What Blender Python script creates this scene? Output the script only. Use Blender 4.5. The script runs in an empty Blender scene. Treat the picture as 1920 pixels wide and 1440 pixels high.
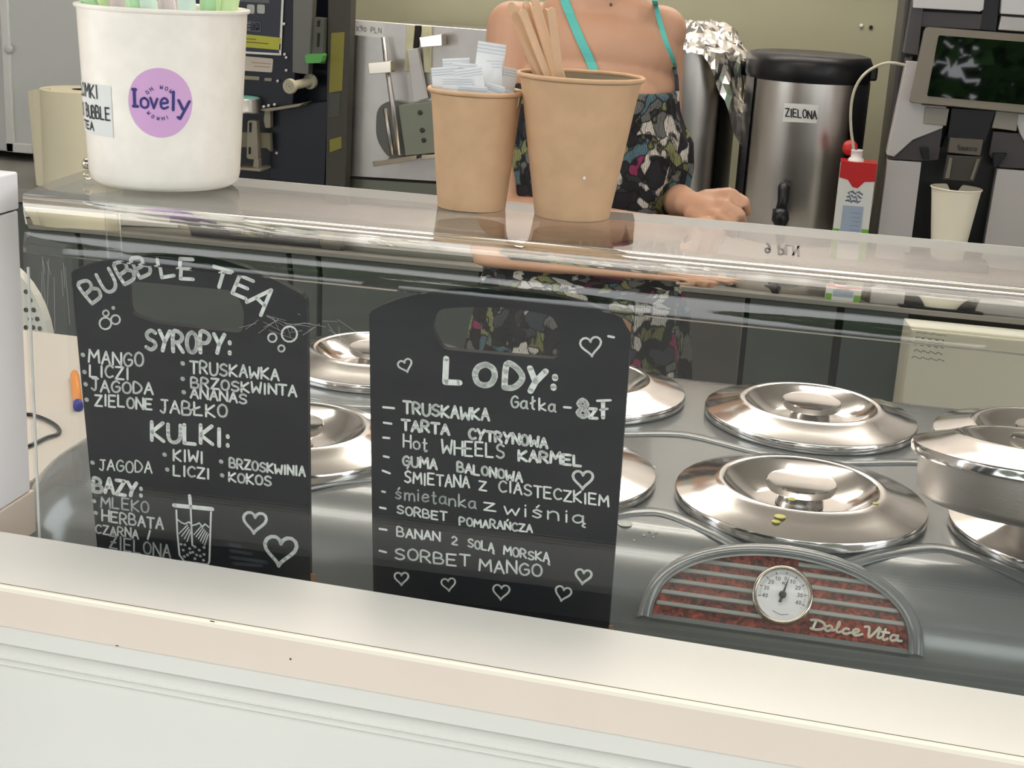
import bpy, bmesh, math, random
from math import sin, cos, tan, pi, radians, sqrt, atan2
from mathutils import Vector, Matrix, noise
random.seed(7)
S = bpy.context.scene
COL = S.collection

# ------------------------------------------------------------------ camera
F = 2700.0
PI_, RO, YA = radians(16.5), radians(3.2), radians(11.3)
CAM = Vector((0, 0, 1.45))
fw = Vector((-sin(YA)*cos(PI_), cos(YA)*cos(PI_), -sin(PI_)))
r0 = Vector((cos(YA), sin(YA), 0)); u0 = r0.cross(fw)
rt = r0*cos(RO) + u0*sin(RO); up = -r0*sin(RO) + u0*cos(RO)
cd = bpy.data.cameras.new('camera'); cam = bpy.data.objects.new('camera', cd); COL.objects.link(cam)
cd.sensor_width = 36; cd.lens = 36*F/1920; cd.clip_start = 0.02
cam.matrix_world = Matrix(((rt.x, up.x, -fw.x, CAM.x), (rt.y, up.y, -fw.y, CAM.y), (rt.z, up.z, -fw.z, CAM.z), (0, 0, 0, 1)))
S.camera = cam
# ------------------------------------------------------------------ sky, lights, exposure
S.view_settings.view_transform = 'Standard'; S.view_settings.look = 'None'
S.view_settings.gamma = 1; S.view_settings.use_curve_mapping = False
S.view_settings.exposure = 0.2
W = bpy.data.worlds.new('sky'); S.world = W; W.use_nodes = True
wn = W.node_tree; wn.nodes.clear()
wo = wn.nodes.new('ShaderNodeOutputWorld'); wb = wn.nodes.new('ShaderNodeBackground')
tc = wn.nodes.new('ShaderNodeTexCoord'); sp = wn.nodes.new('ShaderNodeSeparateXYZ'); rp = wn.nodes.new('ShaderNodeValToRGB')
wn.links.new(tc.outputs['Generated'], sp.inputs[0]); wn.links.new(sp.outputs['Z'], rp.inputs[0])
rp.color_ramp.elements[0].position = 0.0; rp.color_ramp.elements[0].color = (0.86, 0.88, 0.90, 1)
rp.color_ramp.elements[1].position = 0.6; rp.color_ramp.elements[1].color = (0.96, 0.97, 0.98, 1)
wn.links.new(rp.outputs[0], wb.inputs[0]); wb.inputs[1].default_value = 3.0
wn.links.new(wb.outputs[0], wo.inputs[0])

def area(name, loc, rot, sx, sy, power, col=(1, 1, 1)):
    l = bpy.data.lights.new(name, 'AREA'); l.shape = 'RECTANGLE'; l.size = sx; l.size_y = sy
    l.energy = power; l.color = col
    o = bpy.data.objects.new(name, l); COL.objects.link(o); o.location = loc; o.rotation_euler = rot
    return o
area('added_lamp_light', (-0.6, 1.25, 2.24), (0, 0, 0), 1.9, 0.3, 5, (1.0, 0.96, 0.92))  # added room fill, shining down from unseen strip lamps
area('added_lamp_light', (-0.4, 3.3, 2.24), (0, 0, 0), 1.9, 0.3, 7, (1.0, 0.96, 0.92))
area('added_lamp_uplight', (-0.6, 1.25, 2.36), (pi, 0, 0), 1.9, 0.3, 14, (1.0, 0.96, 0.93))  # added uplights: brighten the unseen ceiling that the lids mirror
area('added_lamp_uplight', (-0.4, 3.3, 2.36), (pi, 0, 0), 1.9, 0.3, 28, (1.0, 0.96, 0.93))

# ------------------------------------------------------------------ pixel to world
def ray(x, y):
    return (fw + rt*((x-960)/F) - up*((y-720)/F)).normalized()
def onz(x, y, z):
    d = ray(x, y); return CAM + d*((z-CAM.z)/d.z)
def ony(x, y, Y):
    d = ray(x, y); return CAM + d*((Y-CAM.y)/d.y)
def onp(x, y, p0, n):
    d = ray(x, y); return CAM + d*((p0-CAM).dot(n)/d.dot(n))
def proj(p):
    d = Vector(p)-CAM; z = d.dot(fw); return 960+F*d.dot(rt)/z, 720-F*d.dot(up)/z

# ------------------------------------------------------------------ materials
def lin(c):
    return tuple(((v/255)/12.92 if v/255 <= .04045 else ((v/255+.055)/1.055)**2.4) for v in c)
MATS = {}
def mat(name, c, rough=.5, metal=0, noise_amt=0, nscale=30, bump=0, bscale=200, aniso=None, trans=0, ior=1.45, coat=0, emit=None, spec=.5, sss=0, alpha=1):
    if name in MATS: return MATS[name]
    m = bpy.data.materials.new(name); m.use_nodes = True; nt = m.node_tree
    b = nt.nodes['Principled BSDF']; col = lin(c)+(1,)
    b.inputs['Base Color'].default_value = col; b.inputs['Roughness'].default_value = rough
    b.inputs['Metallic'].default_value = metal; b.inputs['IOR'].default_value = ior
    b.inputs['Transmission Weight'].default_value = trans; b.inputs['Coat Weight'].default_value = coat
    b.inputs['Specular IOR Level'].default_value = spec
    if sss: b.inputs['Subsurface Weight'].default_value = sss; b.inputs['Subsurface Radius'].default_value = (.02, .008, .004); b.inputs['Subsurface Scale'].default_value = .5
    if alpha < 1: b.inputs['Alpha'].default_value = alpha
    t = nt.nodes.new('ShaderNodeTexCoord')
    if noise_amt:
        n = nt.nodes.new('ShaderNodeTexNoise'); n.inputs['Scale'].default_value = nscale; n.inputs['Detail'].default_value = 5
        r = nt.nodes.new('ShaderNodeValToRGB'); mx = nt.nodes.new('ShaderNodeMix'); mx.data_type = 'RGBA'; mx.blend_type = 'MULTIPLY'
        r.color_ramp.elements[0].position = .35; r.color_ramp.elements[1].position = .65
        k = 1-noise_amt; r.color_ramp.elements[0].color = (k, k, k, 1); r.color_ramp.elements[1].color = (1, 1, 1, 1)
        nt.links.new(t.outputs['Object'], n.inputs['Vector']); nt.links.new(n.outputs['Fac'], r.inputs[0])
        mx.inputs[0].default_value = 1; mx.inputs[6].default_value = col; nt.links.new(r.outputs[0], mx.inputs[7])
        nt.links.new(mx.outputs[2], b.inputs['Base Color'])
    if bump:
        n2 = nt.nodes.new('ShaderNodeTexNoise'); n2.inputs['Scale'].default_value = bscale; n2.inputs['Detail'].default_value = 3
        if aniso:
            mp = nt.nodes.new('ShaderNodeMapping'); mp.inputs['Scale'].default_value = aniso
            nt.links.new(t.outputs['Object'], mp.inputs[0]); nt.links.new(mp.outputs[0], n2.inputs['Vector'])
        else: nt.links.new(t.outputs['Object'], n2.inputs['Vector'])
        bp = nt.nodes.new('ShaderNodeBump'); bp.inputs['Strength'].default_value = bump; bp.inputs['Distance'].default_value = .001
        nt.links.new(n2.outputs['Fac'], bp.inputs['Height']); nt.links.new(bp.outputs[0], b.inputs['Normal'])
    if emit:
        b.inputs['Emission Color'].default_value = lin(emit[0])+(1,); b.inputs['Emission Strength'].default_value = emit[1]
    MATS[name] = m; return m
M_white = mat('white_laminate', (236, 234, 226), .42, noise_amt=.03, nscale=8)
M_edge = mat('beige_edging', (232, 218, 203), .5, noise_amt=.04, nscale=12)
M_edgeline = mat('cream_edge_line', (245, 238, 220), .5)
M_dark = mat('dark_gap', (38, 34, 32), .8)
M_paint = mat('white_painted_wood', (226, 225, 217), .5, noise_amt=.03, nscale=6, bump=.12, bscale=60)
M_case = mat('grey_metallic_plastic', (126, 131, 132), .22, .3, noise_amt=.06, nscale=5, coat=.3)
M_steel = mat('polished_steel', (222, 219, 217), .12, 1, noise_amt=.05, nscale=40, bump=.03, bscale=90)
M_brush = mat('brushed_steel', (198, 194, 190), .38, 1, noise_amt=.1, nscale=14, bump=.15, bscale=60, aniso=(1, 1, 20))
M_brushv = mat('brushed_steel_drum', (200, 196, 190), .3, 1, noise_amt=.12, nscale=9, bump=.12, bscale=40, aniso=(14, 14, .4))
M_board = mat('chalkboard_black', (23, 25, 34), .55, noise_amt=.25, nscale=14, bump=.06, bscale=40, spec=.3)
M_chalk = mat('white_chalk_paint', (244, 247, 244), .8, noise_amt=.14, nscale=220)
M_chalk2 = mat('thin_white_chalk', (200, 206, 206), .8, noise_amt=.3, nscale=200)
M_smear = mat('smeared_chalk', (62, 66, 74), .8, noise_amt=.3, nscale=120)
M_wood_edge = mat('bare_board_edge', (150, 110, 80), .7)
M_kraft = mat('kraft_paper', (208, 170, 132), .65, noise_amt=.1, nscale=60, bump=.1, bscale=300)
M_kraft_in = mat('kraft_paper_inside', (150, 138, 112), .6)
M_bucket = mat('cream_speckled_plastic', (252, 246, 234), .3, noise_amt=.05, nscale=70, coat=.2)
M_pink = mat('pink_sticker', (219, 172, 218), .3, coat=.4)
M_navy = mat('navy_print', (52, 52, 122), .5)
M_ink = mat('black_marker', (34, 36, 40), .6)
M_paper = mat('white_paper', (226, 228, 224), .6)
M_sachet = mat('white_sachet_paper', (238, 240, 241), .45, noise_amt=.06, nscale=90, bump=.3, bscale=160)
M_stripe = mat('grey_sachet_print', (205, 211, 216), .5)
M_wood = mat('birch_wood', (222, 184, 148), .6, noise_amt=.1, nscale=50, bump=.2, bscale=90, aniso=(3, 3, .3))
M_wall = mat('olive_wall_paint', (166, 165, 140), .8, noise_amt=.04, nscale=3)
M_wallup = mat('off_white_wall_paint', (224, 218, 213), .8)
M_ceil = mat('white_ceiling', (225, 220, 212), .8)
M_floor = mat('grey_floor_tile', (120, 116, 108), .5, noise_amt=.1, nscale=4)
M_ground = mat('paving', (112, 110, 104), .9, noise_amt=.2, nscale=3)
M_black = mat('black_plastic', (22, 23, 26), .35, noise_amt=.1, nscale=20)
M_navyblk = mat('blue_black_enamel', (22, 26, 38), .4, noise_amt=.1, nscale=12)
M_greybox = mat('grey_cabinet_paint', (204, 208, 206), .5)
M_greyrim = mat('pale_cabinet_frame', (222, 225, 222), .5)
M_cream = mat('cream_plastic', (226, 222, 202), .5, noise_amt=.03, nscale=5)
M_door = mat('dark_cabinet_door', (84, 90, 86), .4, noise_amt=.06, nscale=6)
M_yellow = mat('yellow_label', (186, 188, 72), .5)
M_yellow2 = mat('dull_yellow_label', (130, 124, 50), .5)
M_pale = mat('pale_label', (205, 196, 184), .5)
M_green = mat('green_film', (92, 168, 84), .4)
M_rollw = mat('off_white_roller', (188, 184, 160), .5)
M_film = mat('clear_grey_film', (98, 98, 90), .25)
M_bracket = mat('beige_grey_bracket', (146, 140, 124), .45, .3)
M_teal = mat('teal_cap', (110, 160, 150), .3)
M_orange = mat('orange_pen', (232, 146, 62), .4)
M_blue = mat('blue_pen_cap', (30, 44, 150), .4)
M_skin = mat('skin', (200, 156, 128), .5, noise_amt=.06, nscale=14, bump=.1, bscale=300, sss=.12)
M_strap = mat('turquoise_strap', (92, 190, 182), .6)
M_hair = mat('brown_hair', (78, 54, 38), .5, bump=.5, bscale=80, aniso=(8, 8, .6))
M_foil = mat('aluminium_foil', (232, 230, 224), .13, 1)
M_red = mat('red_carton_print', (190, 38, 40), .4)
M_carton = mat('white_carton', (222, 224, 220), .4)
M_cartblue = mat('pale_blue_print', (160, 176, 196), .5)
M_cartgreen = mat('grass_green_print', (120, 176, 70), .5)
M_gold = mat('yellow_round_print', (222, 208, 120), .5)
M_tube = mat('milky_tube', (196, 192, 172), .35)
M_silver = mat('silver_grey_plastic', (196, 193, 191), .35, .2)
M_silver2 = mat('light_silver_trim', (206, 203, 203), .3, .3)
M_bezel = mat('taupe_bezel', (128, 122, 110), .4)
M_screen = mat('dark_screen', (8, 12, 10), .02, spec=.8)
M_smoke = mat('smoky_trim', (74, 70, 72), .25)
M_cupw = mat('off_white_cup', (248, 243, 224), .5)
M_slat = mat('grey_green_slat', (158, 166, 162), .35, .3)
M_dial = mat('white_dial', (224, 226, 230), .2, coat=1)
M_chrome = mat('warm_chrome', (206, 198, 184), .12, 1)
M_script = mat('cream_lettering', (222, 222, 206), .5)
M_emboss = mat('embossed_mark', (98, 104, 104), .4, .4)
M_table = mat('cream_table_top', (206, 200, 190), .5)
M_chairw = mat('white_perforated_shell', (212, 212, 202), .5)
M_hole = mat('hole_shadow_dark', (70, 70, 62), .9)
M_milkdrop = mat('dried_milk_drop', (186, 190, 184), .4)
M_yelspot = mat('yellow_ice_cream_spot', (206, 200, 110), .5)
M_lightpink = mat('straw_pink', (226, 208, 212), .3, noise_amt=.02)
M_lightgreen = mat('straw_green', (184, 224, 176), .3)
M_lightmint = mat('straw_mint', (206, 228, 212), .3)
M_lemon = mat('straw_lime', (204, 228, 170), .3)
M_added_lamp = mat('added_lamp_diffuser', (255, 244, 232), .5, emit=((255, 240, 225), 2.5))  # glow for the added strip lamps
M_bark = mat('bark', (90, 74, 58), .9)
M_leaf = mat('tree_leaf', (66, 110, 48), .6, noise_amt=.4, nscale=2)

def burl():
    m = bpy.data.materials.new('red_burl'); m.use_nodes = True; nt = m.node_tree; b = nt.nodes['Principled BSDF']
    t = nt.nodes.new('ShaderNodeTexCoord'); n = nt.nodes.new('ShaderNodeTexNoise'); n.inputs['Scale'].default_value = 130; n.inputs['Detail'].default_value = 6; n.inputs['Distortion'].default_value = 1.6
    r = nt.nodes.new('ShaderNodeValToRGB'); e = r.color_ramp.elements
    e[0].position = .38; e[0].color = lin((60, 32, 30))+(1,); e[1].position = .66; e[1].color = lin((176, 78, 58))+(1,)
    x = e.new(.5); x.color = lin((118, 56, 48))+(1,)
    nt.links.new(t.outputs['Object'], n.inputs['Vector']); nt.links.new(n.outputs['Fac'], r.inputs[0]); nt.links.new(r.outputs[0], b.inputs['Base Color'])
    b.inputs['Roughness'].default_value = .3; return m
M_burl = burl()

def floral():
    m = bpy.data.materials.new('floral_print_cloth'); m.use_nodes = True; nt = m.node_tree; b = nt.nodes['Principled BSDF']
    L = nt.links.new; t = nt.nodes.new('ShaderNodeTexCoord')
    nz = nt.nodes.new('ShaderNodeTexNoise'); nz.inputs['Scale'].default_value = 18; nz.inputs['Detail'].default_value = 2
    ad = nt.nodes.new('ShaderNodeVectorMath'); ad.operation = 'MULTIPLY_ADD'; ad.inputs[1].default_value = (.09, .09, .09)
    L(t.outputs['Object'], nz.inputs['Vector']); L(nz.outputs['Color'], ad.inputs[0]); L(t.outputs['Object'], ad.inputs[2])
    v = nt.nodes.new('ShaderNodeTexVoronoi'); v.inputs['Scale'].default_value = 36; L(ad.outputs[0], v.inputs['Vector'])
    sp = nt.nodes.new('ShaderNodeSeparateColor'); L(v.outputs['Color'], sp.inputs[0])
    r = nt.nodes.new('ShaderNodeValToRGB'); r.color_ramp.interpolation = 'CONSTANT'; e = r.color_ramp.elements
    cols = [(0, (30, 28, 34)), (.24, (112, 112, 108)), (.38, (62, 66, 74)), (.47, (140, 142, 96)), (.56, (24, 24, 28)), (.66, (214, 208, 196)), (.79, (84, 112, 122)), (.85, (52, 50, 56)), (.91, (150, 50, 96)), (.94, (92, 44, 66)), (.97, (120, 122, 76))]
    e[0].position = 0; e[0].color = lin(cols[0][1])+(1,); e[1].position = cols[1][0]; e[1].color = lin(cols[1][1])+(1,)
    for p, c in cols[2:]:
        x = e.new(p); x.color = lin(c)+(1,)
    L(sp.outputs[0], r.inputs[0])
    wv = nt.nodes.new('ShaderNodeTexWave'); wv.inputs['Scale'].default_value = 110; wv.inputs['Distortion'].default_value = 8; wv.inputs['Detail'].default_value = 2; L(t.outputs['Object'], wv.inputs['Vector'])
    r2 = nt.nodes.new('ShaderNodeValToRGB'); r2.color_ramp.elements[0].position = .2; r2.color_ramp.elements[0].color = (.25, .25, .25, 1); r2.color_ramp.elements[1].position = .5
    L(wv.outputs['Fac'], r2.inputs[0])
    v2 = nt.nodes.new('ShaderNodeTexVoronoi'); v2.feature = 'DISTANCE_TO_EDGE'; v2.inputs['Scale'].default_value = 36; L(ad.outputs[0], v2.inputs['Vector'])
    r3 = nt.nodes.new('ShaderNodeValToRGB'); r3.color_ramp.elements[0].position = .02; r3.color_ramp.elements[0].color = (.06, .06, .07, 1); r3.color_ramp.elements[1].position = .10
    L(v2.outputs['Distance'], r3.inputs[0])
    m1 = nt.nodes.new('ShaderNodeMix'); m1.data_type = 'RGBA'; m1.blend_type = 'MULTIPLY'; m1.inputs[0].default_value = .75; L(r.outputs[0], m1.inputs[6]); L(r2.outputs[0], m1.inputs[7])
    m2 = nt.nodes.new('ShaderNodeMix'); m2.data_type = 'RGBA'; m2.blend_type = 'MULTIPLY'; m2.inputs[0].default_value = 1; L(m1.outputs[2], m2.inputs[6]); L(r3.outputs[0], m2.inputs[7])
    L(m2.outputs[2], b.inputs['Base Color']); b.inputs['Roughness'].default_value = .8; return m
M_floral = floral()

def glass():
    m = bpy.data.materials.new('clear_acrylic'); m.use_nodes = True; nt = m.node_tree; nt.nodes.clear(); L = nt.links.new
    o = nt.nodes.new('ShaderNodeOutputMaterial'); g = nt.nodes.new('ShaderNodeNewGeometry')
    dp = nt.nodes.new('ShaderNodeVectorMath'); dp.operation = 'DOT_PRODUCT'; L(g.outputs['Incoming'], dp.inputs[0]); L(g.outputs['Normal'], dp.inputs[1])
    ab = nt.nodes.new('ShaderNodeMath'); ab.operation = 'ABSOLUTE'; L(dp.outputs['Value'], ab.inputs[0])
    s1 = nt.nodes.new('ShaderNodeMath'); s1.operation = 'SUBTRACT'; s1.inputs[0].default_value = 1; L(ab.outputs[0], s1.inputs[1])
    p5 = nt.nodes.new('ShaderNodeMath'); p5.operation = 'POWER'; L(s1.outputs[0], p5.inputs[0]); p5.inputs[1].default_value = 5
    ma = nt.nodes.new('ShaderNodeMath'); ma.operation = 'MULTIPLY_ADD'; L(p5.outputs[0], ma.inputs[0]); ma.inputs[1].default_value = .95; ma.inputs[2].default_value = .045
    tr = nt.nodes.new('ShaderNodeBsdfTransparent'); tr.inputs[0].default_value = (.965, .975, .965, 1)
    gl = nt.nodes.new('ShaderNodeBsdfGlossy'); gl.inputs['Roughness'].default_value = .015
    mx = nt.nodes.new('ShaderNodeMixShader'); L(ma.outputs[0], mx.inputs[0]); L(tr.outputs[0], mx.inputs[1]); L(gl.outputs[0], mx.inputs[2])
    L(mx.outputs[0], o.inputs[0]); return m
M_glass = glass()

# ------------------------------------------------------------------ object helpers
def tag(o, label=None, cat=None, group=None, kind=None):
    if label: o['label'] = label
    if cat: o['category'] = cat
    if group: o['group'] = group
    if kind: o['kind'] = kind
    return o
def thing(name, loc, label, cat, group=None):
    o = bpy.data.objects.new(name, None); COL.objects.link(o); o.location = loc; o.empty_display_size = .02
    return tag(o, label, cat, group)
def world_loc(o):
    v = Vector(o.location)
    while o.parent: o = o.parent; v += Vector(o.location)
    return v
def link(name, bm, m, parent=None, smooth=None, kind=None, label=None):
    """mesh given in world coordinates; its origin is set at its parent's (or its own base centre)."""
    if smooth is not None:
        for f in bm.faces: f.smooth = True
        lim = radians(smooth)
        for e in bm.edges:
            if len(e.link_faces) == 2 and e.calc_face_angle(0) > lim: e.smooth = False
    me = bpy.data.meshes.new(name)
    vs = [v.co for v in bm.verts]
    if parent: off = world_loc(parent)
    else:
        mn = [min(v[i] for v in vs) for i in range(3)]; mx = [max(v[i] for v in vs) for i in range(3)]
        off = Vector(((mn[0]+mx[0])/2, (mn[1]+mx[1])/2, mn[2]))
    bmesh.ops.translate(bm, verts=bm.verts, vec=-off)
    bm.normal_update(); bm.to_mesh(me); bm.free()
    for mm in (m if isinstance(m, (list, tuple)) else [m]): me.materials.append(mm)
    o = bpy.data.objects.new(name, me); COL.objects.link(o)
    if parent: o.parent = parent
    else: o.location = off
    if kind: o['kind'] = kind
    if label: o['label'] = label
    return o
def bmn(): return bmesh.new()
def quad(bm, vs, mi=0):
    f = bm.faces.new([bm.verts.new(v) for v in vs]); f.material_index = mi; return f
def box(bm, x0, x1, y0, y1, z0, z1, bev=0, M=None, seg=2):
    r = bmesh.ops.create_cube(bm, size=1); vs = r['verts']
    for v in vs:
        v.co = Vector(((x0+x1)/2+v.co.x*(x1-x0), (y0+y1)/2+v.co.y*(y1-y0), (z0+z1)/2+v.co.z*(z1-z0)))
    if bev:
        es = list({e for v in vs for e in v.link_edges})
        r = bmesh.ops.bevel(bm, geom=es, offset=bev, segments=seg, affect='EDGES', profile=.5)
        vs = r['verts']
        vs = list({v for v in vs})
    if M is not None: bmesh.ops.transform(bm, matrix=M, verts=vs)
    return bm
def lathe(bm, prof, c=(0, 0, 0), seg=48, M=None, mi=0, cap0=False, cap1=False, arc=None):
    c = Vector(c); rings = []
    a0, a1 = arc if arc else (0, 2*pi)
    n = seg if not arc else seg+1
    for r, z in prof:
        ring = []
        for i in range(n):
            a = a0+(a1-a0)*i/seg
            p = Vector((r*cos(a), r*sin(a), z))
            if M is not None: p = M @ p
            ring.append(bm.verts.new(c+p))
        rings.append(ring)
    for j in range(len(rings)-1):
        for i in range(seg if arc else n):
            k = (i+1) % n
            f = bm.faces.new((rings[j][i], rings[j][k], rings[j+1][k], rings[j+1][i])); f.material_index = mi
    if cap0: bm.faces.new(rings[0][::-1]).material_index = mi
    if cap1: bm.faces.new(rings[-1]).material_index = mi
    return rings
def axisM(n):
    return Vector(n).normalized().to_track_quat('Z', 'Y').to_matrix()
def tube(bm, pts, r, seg=10, caps=True, flat=None):
    pts = [Vector(p) for p in pts]; rings = []; n = len(pts)
    prev = None
    for i, p in enumerate(pts):
        t = (pts[min(i+1, n-1)]-pts[max(i-1, 0)]).normalized()
        ref = prev if prev is not None else (Vector((0, 0, 1)) if abs(t.z) < .9 else Vector((1, 0, 0)))
        a = (ref - t*ref.dot(t)).normalized(); b = t.cross(a); prev = a
        rr = r[i] if isinstance(r, (list, tuple)) else r
        fl = flat or 1
        rings.append([bm.verts.new(p+(a*cos(2*pi*k/seg)*fl+b*sin(2*pi*k/seg))*rr) for k in range(seg)])
    for j in range(n-1):
        for k in range(seg):
            bm.faces.new((rings[j][k], rings[j][(k+1) % seg], rings[j+1][(k+1) % seg], rings[j+1][k]))
    if caps: bm.faces.new(rings[0][::-1]); bm.faces.new(rings[-1])
def prism(bm, pts, ext, mi=0):
    """closed polygon pts extruded by vector ext"""
    ext = Vector(ext); a = [bm.verts.new(Vector(p)) for p in pts]; b = [bm.verts.new(Vector(p)+ext) for p in pts]
    n = len(a); bm.faces.new(a).material_index = mi; bm.faces.new(b[::-1]).material_index = mi
    for i in range(n):
        bm.faces.new((a[i], b[i], b[(i+1) % n], a[(i+1) % n])).material_index = mi
    bmesh.ops.recalc_face_normals(bm, faces=bm.faces)
def prism_px(bm, px, Y, d):
    prism(bm, [ony(x, y, Y) for x, y in px], (0, d, 0)); return bm
def boxpx(bm, x0, x1, yt, Y, d, z0, bev=.004):
    a = ony(x0, yt, Y); b = ony(x1, yt, Y)
    return box(bm, a.x, b.x, Y, Y+d, z0, (a.z+b.z)/2, bev)
def bevel_all(bm, off, seg=2, ang=30):
    es = [e for e in bm.edges if len(e.link_faces) == 2 and e.calc_face_angle(0) > radians(ang)]
    bmesh.ops.bevel(bm, geom=es, offset=off, segments=seg, affect='EDGES', profile=.5); return bm
def rounded(px, r, n=5):
    """round the corners of a 2D polygon"""
    out = []; N = len(px)
    for i in range(N):
        p = Vector(px[i]); a = Vector(px[i-1]); b = Vector(px[(i+1) % N])
        ra = min(r, (a-p).length*.45); rb = min(r, (b-p).length*.45)
        q0 = p+(a-p).normalized()*ra; q1 = p+(b-p).normalized()*rb
        for k in range(n+1):
            t = k/n; out.append(tuple(q0*(1-t)**2+p*2*t*(1-t)+q1*t*t))
    return out

# ------------------------------------------------------------------ stroke lettering
G = {
'A': ['0 0 .5 1 1 0', '.2 .38 .8 .38'], 'B': ['0 0 0 1 .6 .98 .78 .78 .6 .55 0 .5', '.6 .55 .95 .35 .85 .08 .6 0 0 0'],
'C': ['.95 .85 .6 1 .2 .85 0 .5 .15 .15 .5 0 .95 .12'], 'D': ['0 0 0 1 .5 .95 .95 .6 .9 .3 .5 .02 0 0'],
'E': ['.9 1 0 1 0 0 .9 0', '0 .52 .75 .52'], 'G': ['.9 .85 .55 1 .15 .8 0 .45 .2 .08 .6 0 .95 .2 .95 .48 .55 .48'],
'H': ['0 0 0 1', '1 0 1 1', '0 .5 1 .5'], 'I': ['.5 0 .5 1'], 'J': ['.15 1 1 1', '.65 1 .65 .2 .4 0 .05 .15'],
'K': ['0 0 0 1', '.9 1 0 .45 .95 0'], 'L': ['0 1 0 0 .85 0'], 'M': ['0 0 .08 1 .5 .4 .92 1 1 0'],
'N': ['0 0 0 1 1 0 1 1'], 'O': ['.5 1 .15 .85 0 .5 .15 .12 .5 0 .85 .12 1 .5 .85 .85 .5 1'], 'P': ['0 0 0 1 .6 1 .9 .78 .6 .5 0 .48'],
'R': ['0 0 0 1 .6 1 .88 .76 .6 .5 0 .48', '.35 .48 .95 0'], 'S': ['.9 .88 .5 1 .1 .82 .2 .58 .8 .42 .92 .18 .5 0 .05 .12'],
'T': ['0 1 1 1', '.5 1 .5 0'], 'U': ['0 1 .02 .3 .25 0 .7 0 .98 .3 1 1'], 'V': ['0 1 .5 0 1 1'], 'W': ['0 1 .12 0 .5 .55 .85 0 1 1'],
'X': ['0 0 1 1', '0 1 1 0'], 'Y': ['0 1 .5 .45', '1 1 .5 .45 .3 0'], 'Z': ['0 1 .95 1 0 0 1 0'], 'z': ['0 .6 .8 .6 0 0 .9 0'],
'Q': ['0 1 .95 1 0 0 1 0', '.2 .5 .8 .5'],
'a': ['.85 .5 .5 .62 .1 .45 .05 .15 .35 0 .75 .15 .85 .6 .85 .1 1 0'], 'c': ['.85 .5 .5 .62 .12 .45 .1 .12 .45 0 .9 .12'],
'e': ['.12 .3 .85 .38 .75 .58 .4 .62 .1 .4 .12 .1 .45 0 .9 .12'], 'h': ['0 0 0 1', '0 .4 .4 .6 .8 .5 .85 0'],
'i': ['.5 .6 .5 0', '.5 .84 .52 .88'], 'k': ['0 0 0 1', '.8 .6 0 .25 .9 0'], 'l': ['.4 1 .35 .15 .6 0'], 'm': ['0 0 0 .6', '0 .4 .25 .6 .45 .5 .45 0', '.45 .4 .7 .6 .95 .5 1 0'],
'n': ['0 0 0 .6', '0 .4 .4 .62 .8 .5 .85 0'], 'o': ['.5 .6 .1 .45 .1 .12 .5 0 .88 .15 .88 .45 .5 .6'], 'ę': [], 's': ['.8 .52 .4 .62 .15 .45 .75 .22 .5 0 .1 .08'],
't': ['.4 1 .4 .12 .65 0 .85 .08', '.1 .68 .8 .68'], 'v': ['0 .6 .4 0 .85 .6'], 'w': ['0 .6 .2 0 .5 .45 .75 0 1 .6'], 'y': ['0 .6 .42 .05', '.9 .6 .3 -.3 .05 -.25'],
'u': ['0 .6 .1 .1 .4 0 .75 .2 .8 .6', '.8 .6 .85 0'], '8': ['.5 .52 .12 .75 .5 1 .88 .75 .5 .52 .05 .22 .5 0 .95 .22 .5 .52'], '9': ['.9 .7 .5 .5 .1 .72 .45 1 .9 .8 .85 .3 .4 0'],
'2': ['.05 .8 .4 1 .85 .78 .7 .5 0 0 .95 0'], '1': ['.2 .75 .6 1 .6 0'], '3': ['.1 .9 .5 1 .85 .78 .45 .52 .9 .3 .5 0 .05 .12'], '4': ['.7 0 .7 1 0 .3 .95 .3'], '0': ['.5 1 .1 .7 .1 .3 .5 0 .9 .3 .9 .7 .5 1'],
':': ['.5 .05 .5 .12', '.5 .55 .5 .62'], '.': ['.5 .0 .5 .05'], '/': ['.1 0 .8 1'], '-': ['0 .45 1 .45'],
'F': ['.9 1 0 1 0 0', '0 .52 .75 .52'],
}
G['Ł'] = G['L']+['-.2 .4 .6 .65']; G['ł'] = G['l']+['.1 .45 .7 .7']; G['Ą'] = G['A']+['.95 0 .85 -.2 1.05 -.28']; G['ą'] = G['a']+['.9 0 .8 -.2 1 -.28']
G['Ś'] = G['S']+['.4 1.2 .6 1.4']; G['Ń'] = G['N']+['.4 1.15 .6 1.35']; G['Ż'] = G['Z']+['.2 .5 .8 .5', '.5 1.15 .5 1.2']; G['ś'] = G['s']+['.4 .8 .6 1']; G['ń'] = G['n']+['.4 .8 .6 1']
G['Ę'] = G['E']
NARROW = {'I': .35, 'i': .35, ':': .4, '.': .3, 'l': .45, '/': .6, '1': .6, 'J': .8, 'M': 1.25, 'W': 1.25, 'm': 1.3, 'w': 1.2, 't': .7}
def gl(c): return [[(v[i], v[i+1]) for i in range(0, len(v), 2)] for v in ([float(q) for q in s.split()] for s in G[c])]
def smooth_line(pts, n=3):
    if len(pts) < 3: return pts
    out = [pts[0]]
    for i in range(len(pts)-1):
        p0 = pts[max(i-1, 0)]; p1 = pts[i]; p2 = pts[i+1]; p3 = pts[min(i+2, len(pts)-1)]
        for k in range(1, n+1):
            t = k/n
            out.append(tuple(.5*((2*p1[j])+(-p0[j]+p2[j])*t+(2*p0[j]-5*p1[j]+4*p2[j]-p3[j])*t*t+(-p0[j]+3*p1[j]-3*p2[j]+p3[j])*t**3) for j in range(2)))
    return out
ROUND = set('BCDGJOPRSU8923acehmnosuyeąśńtłl')
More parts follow.
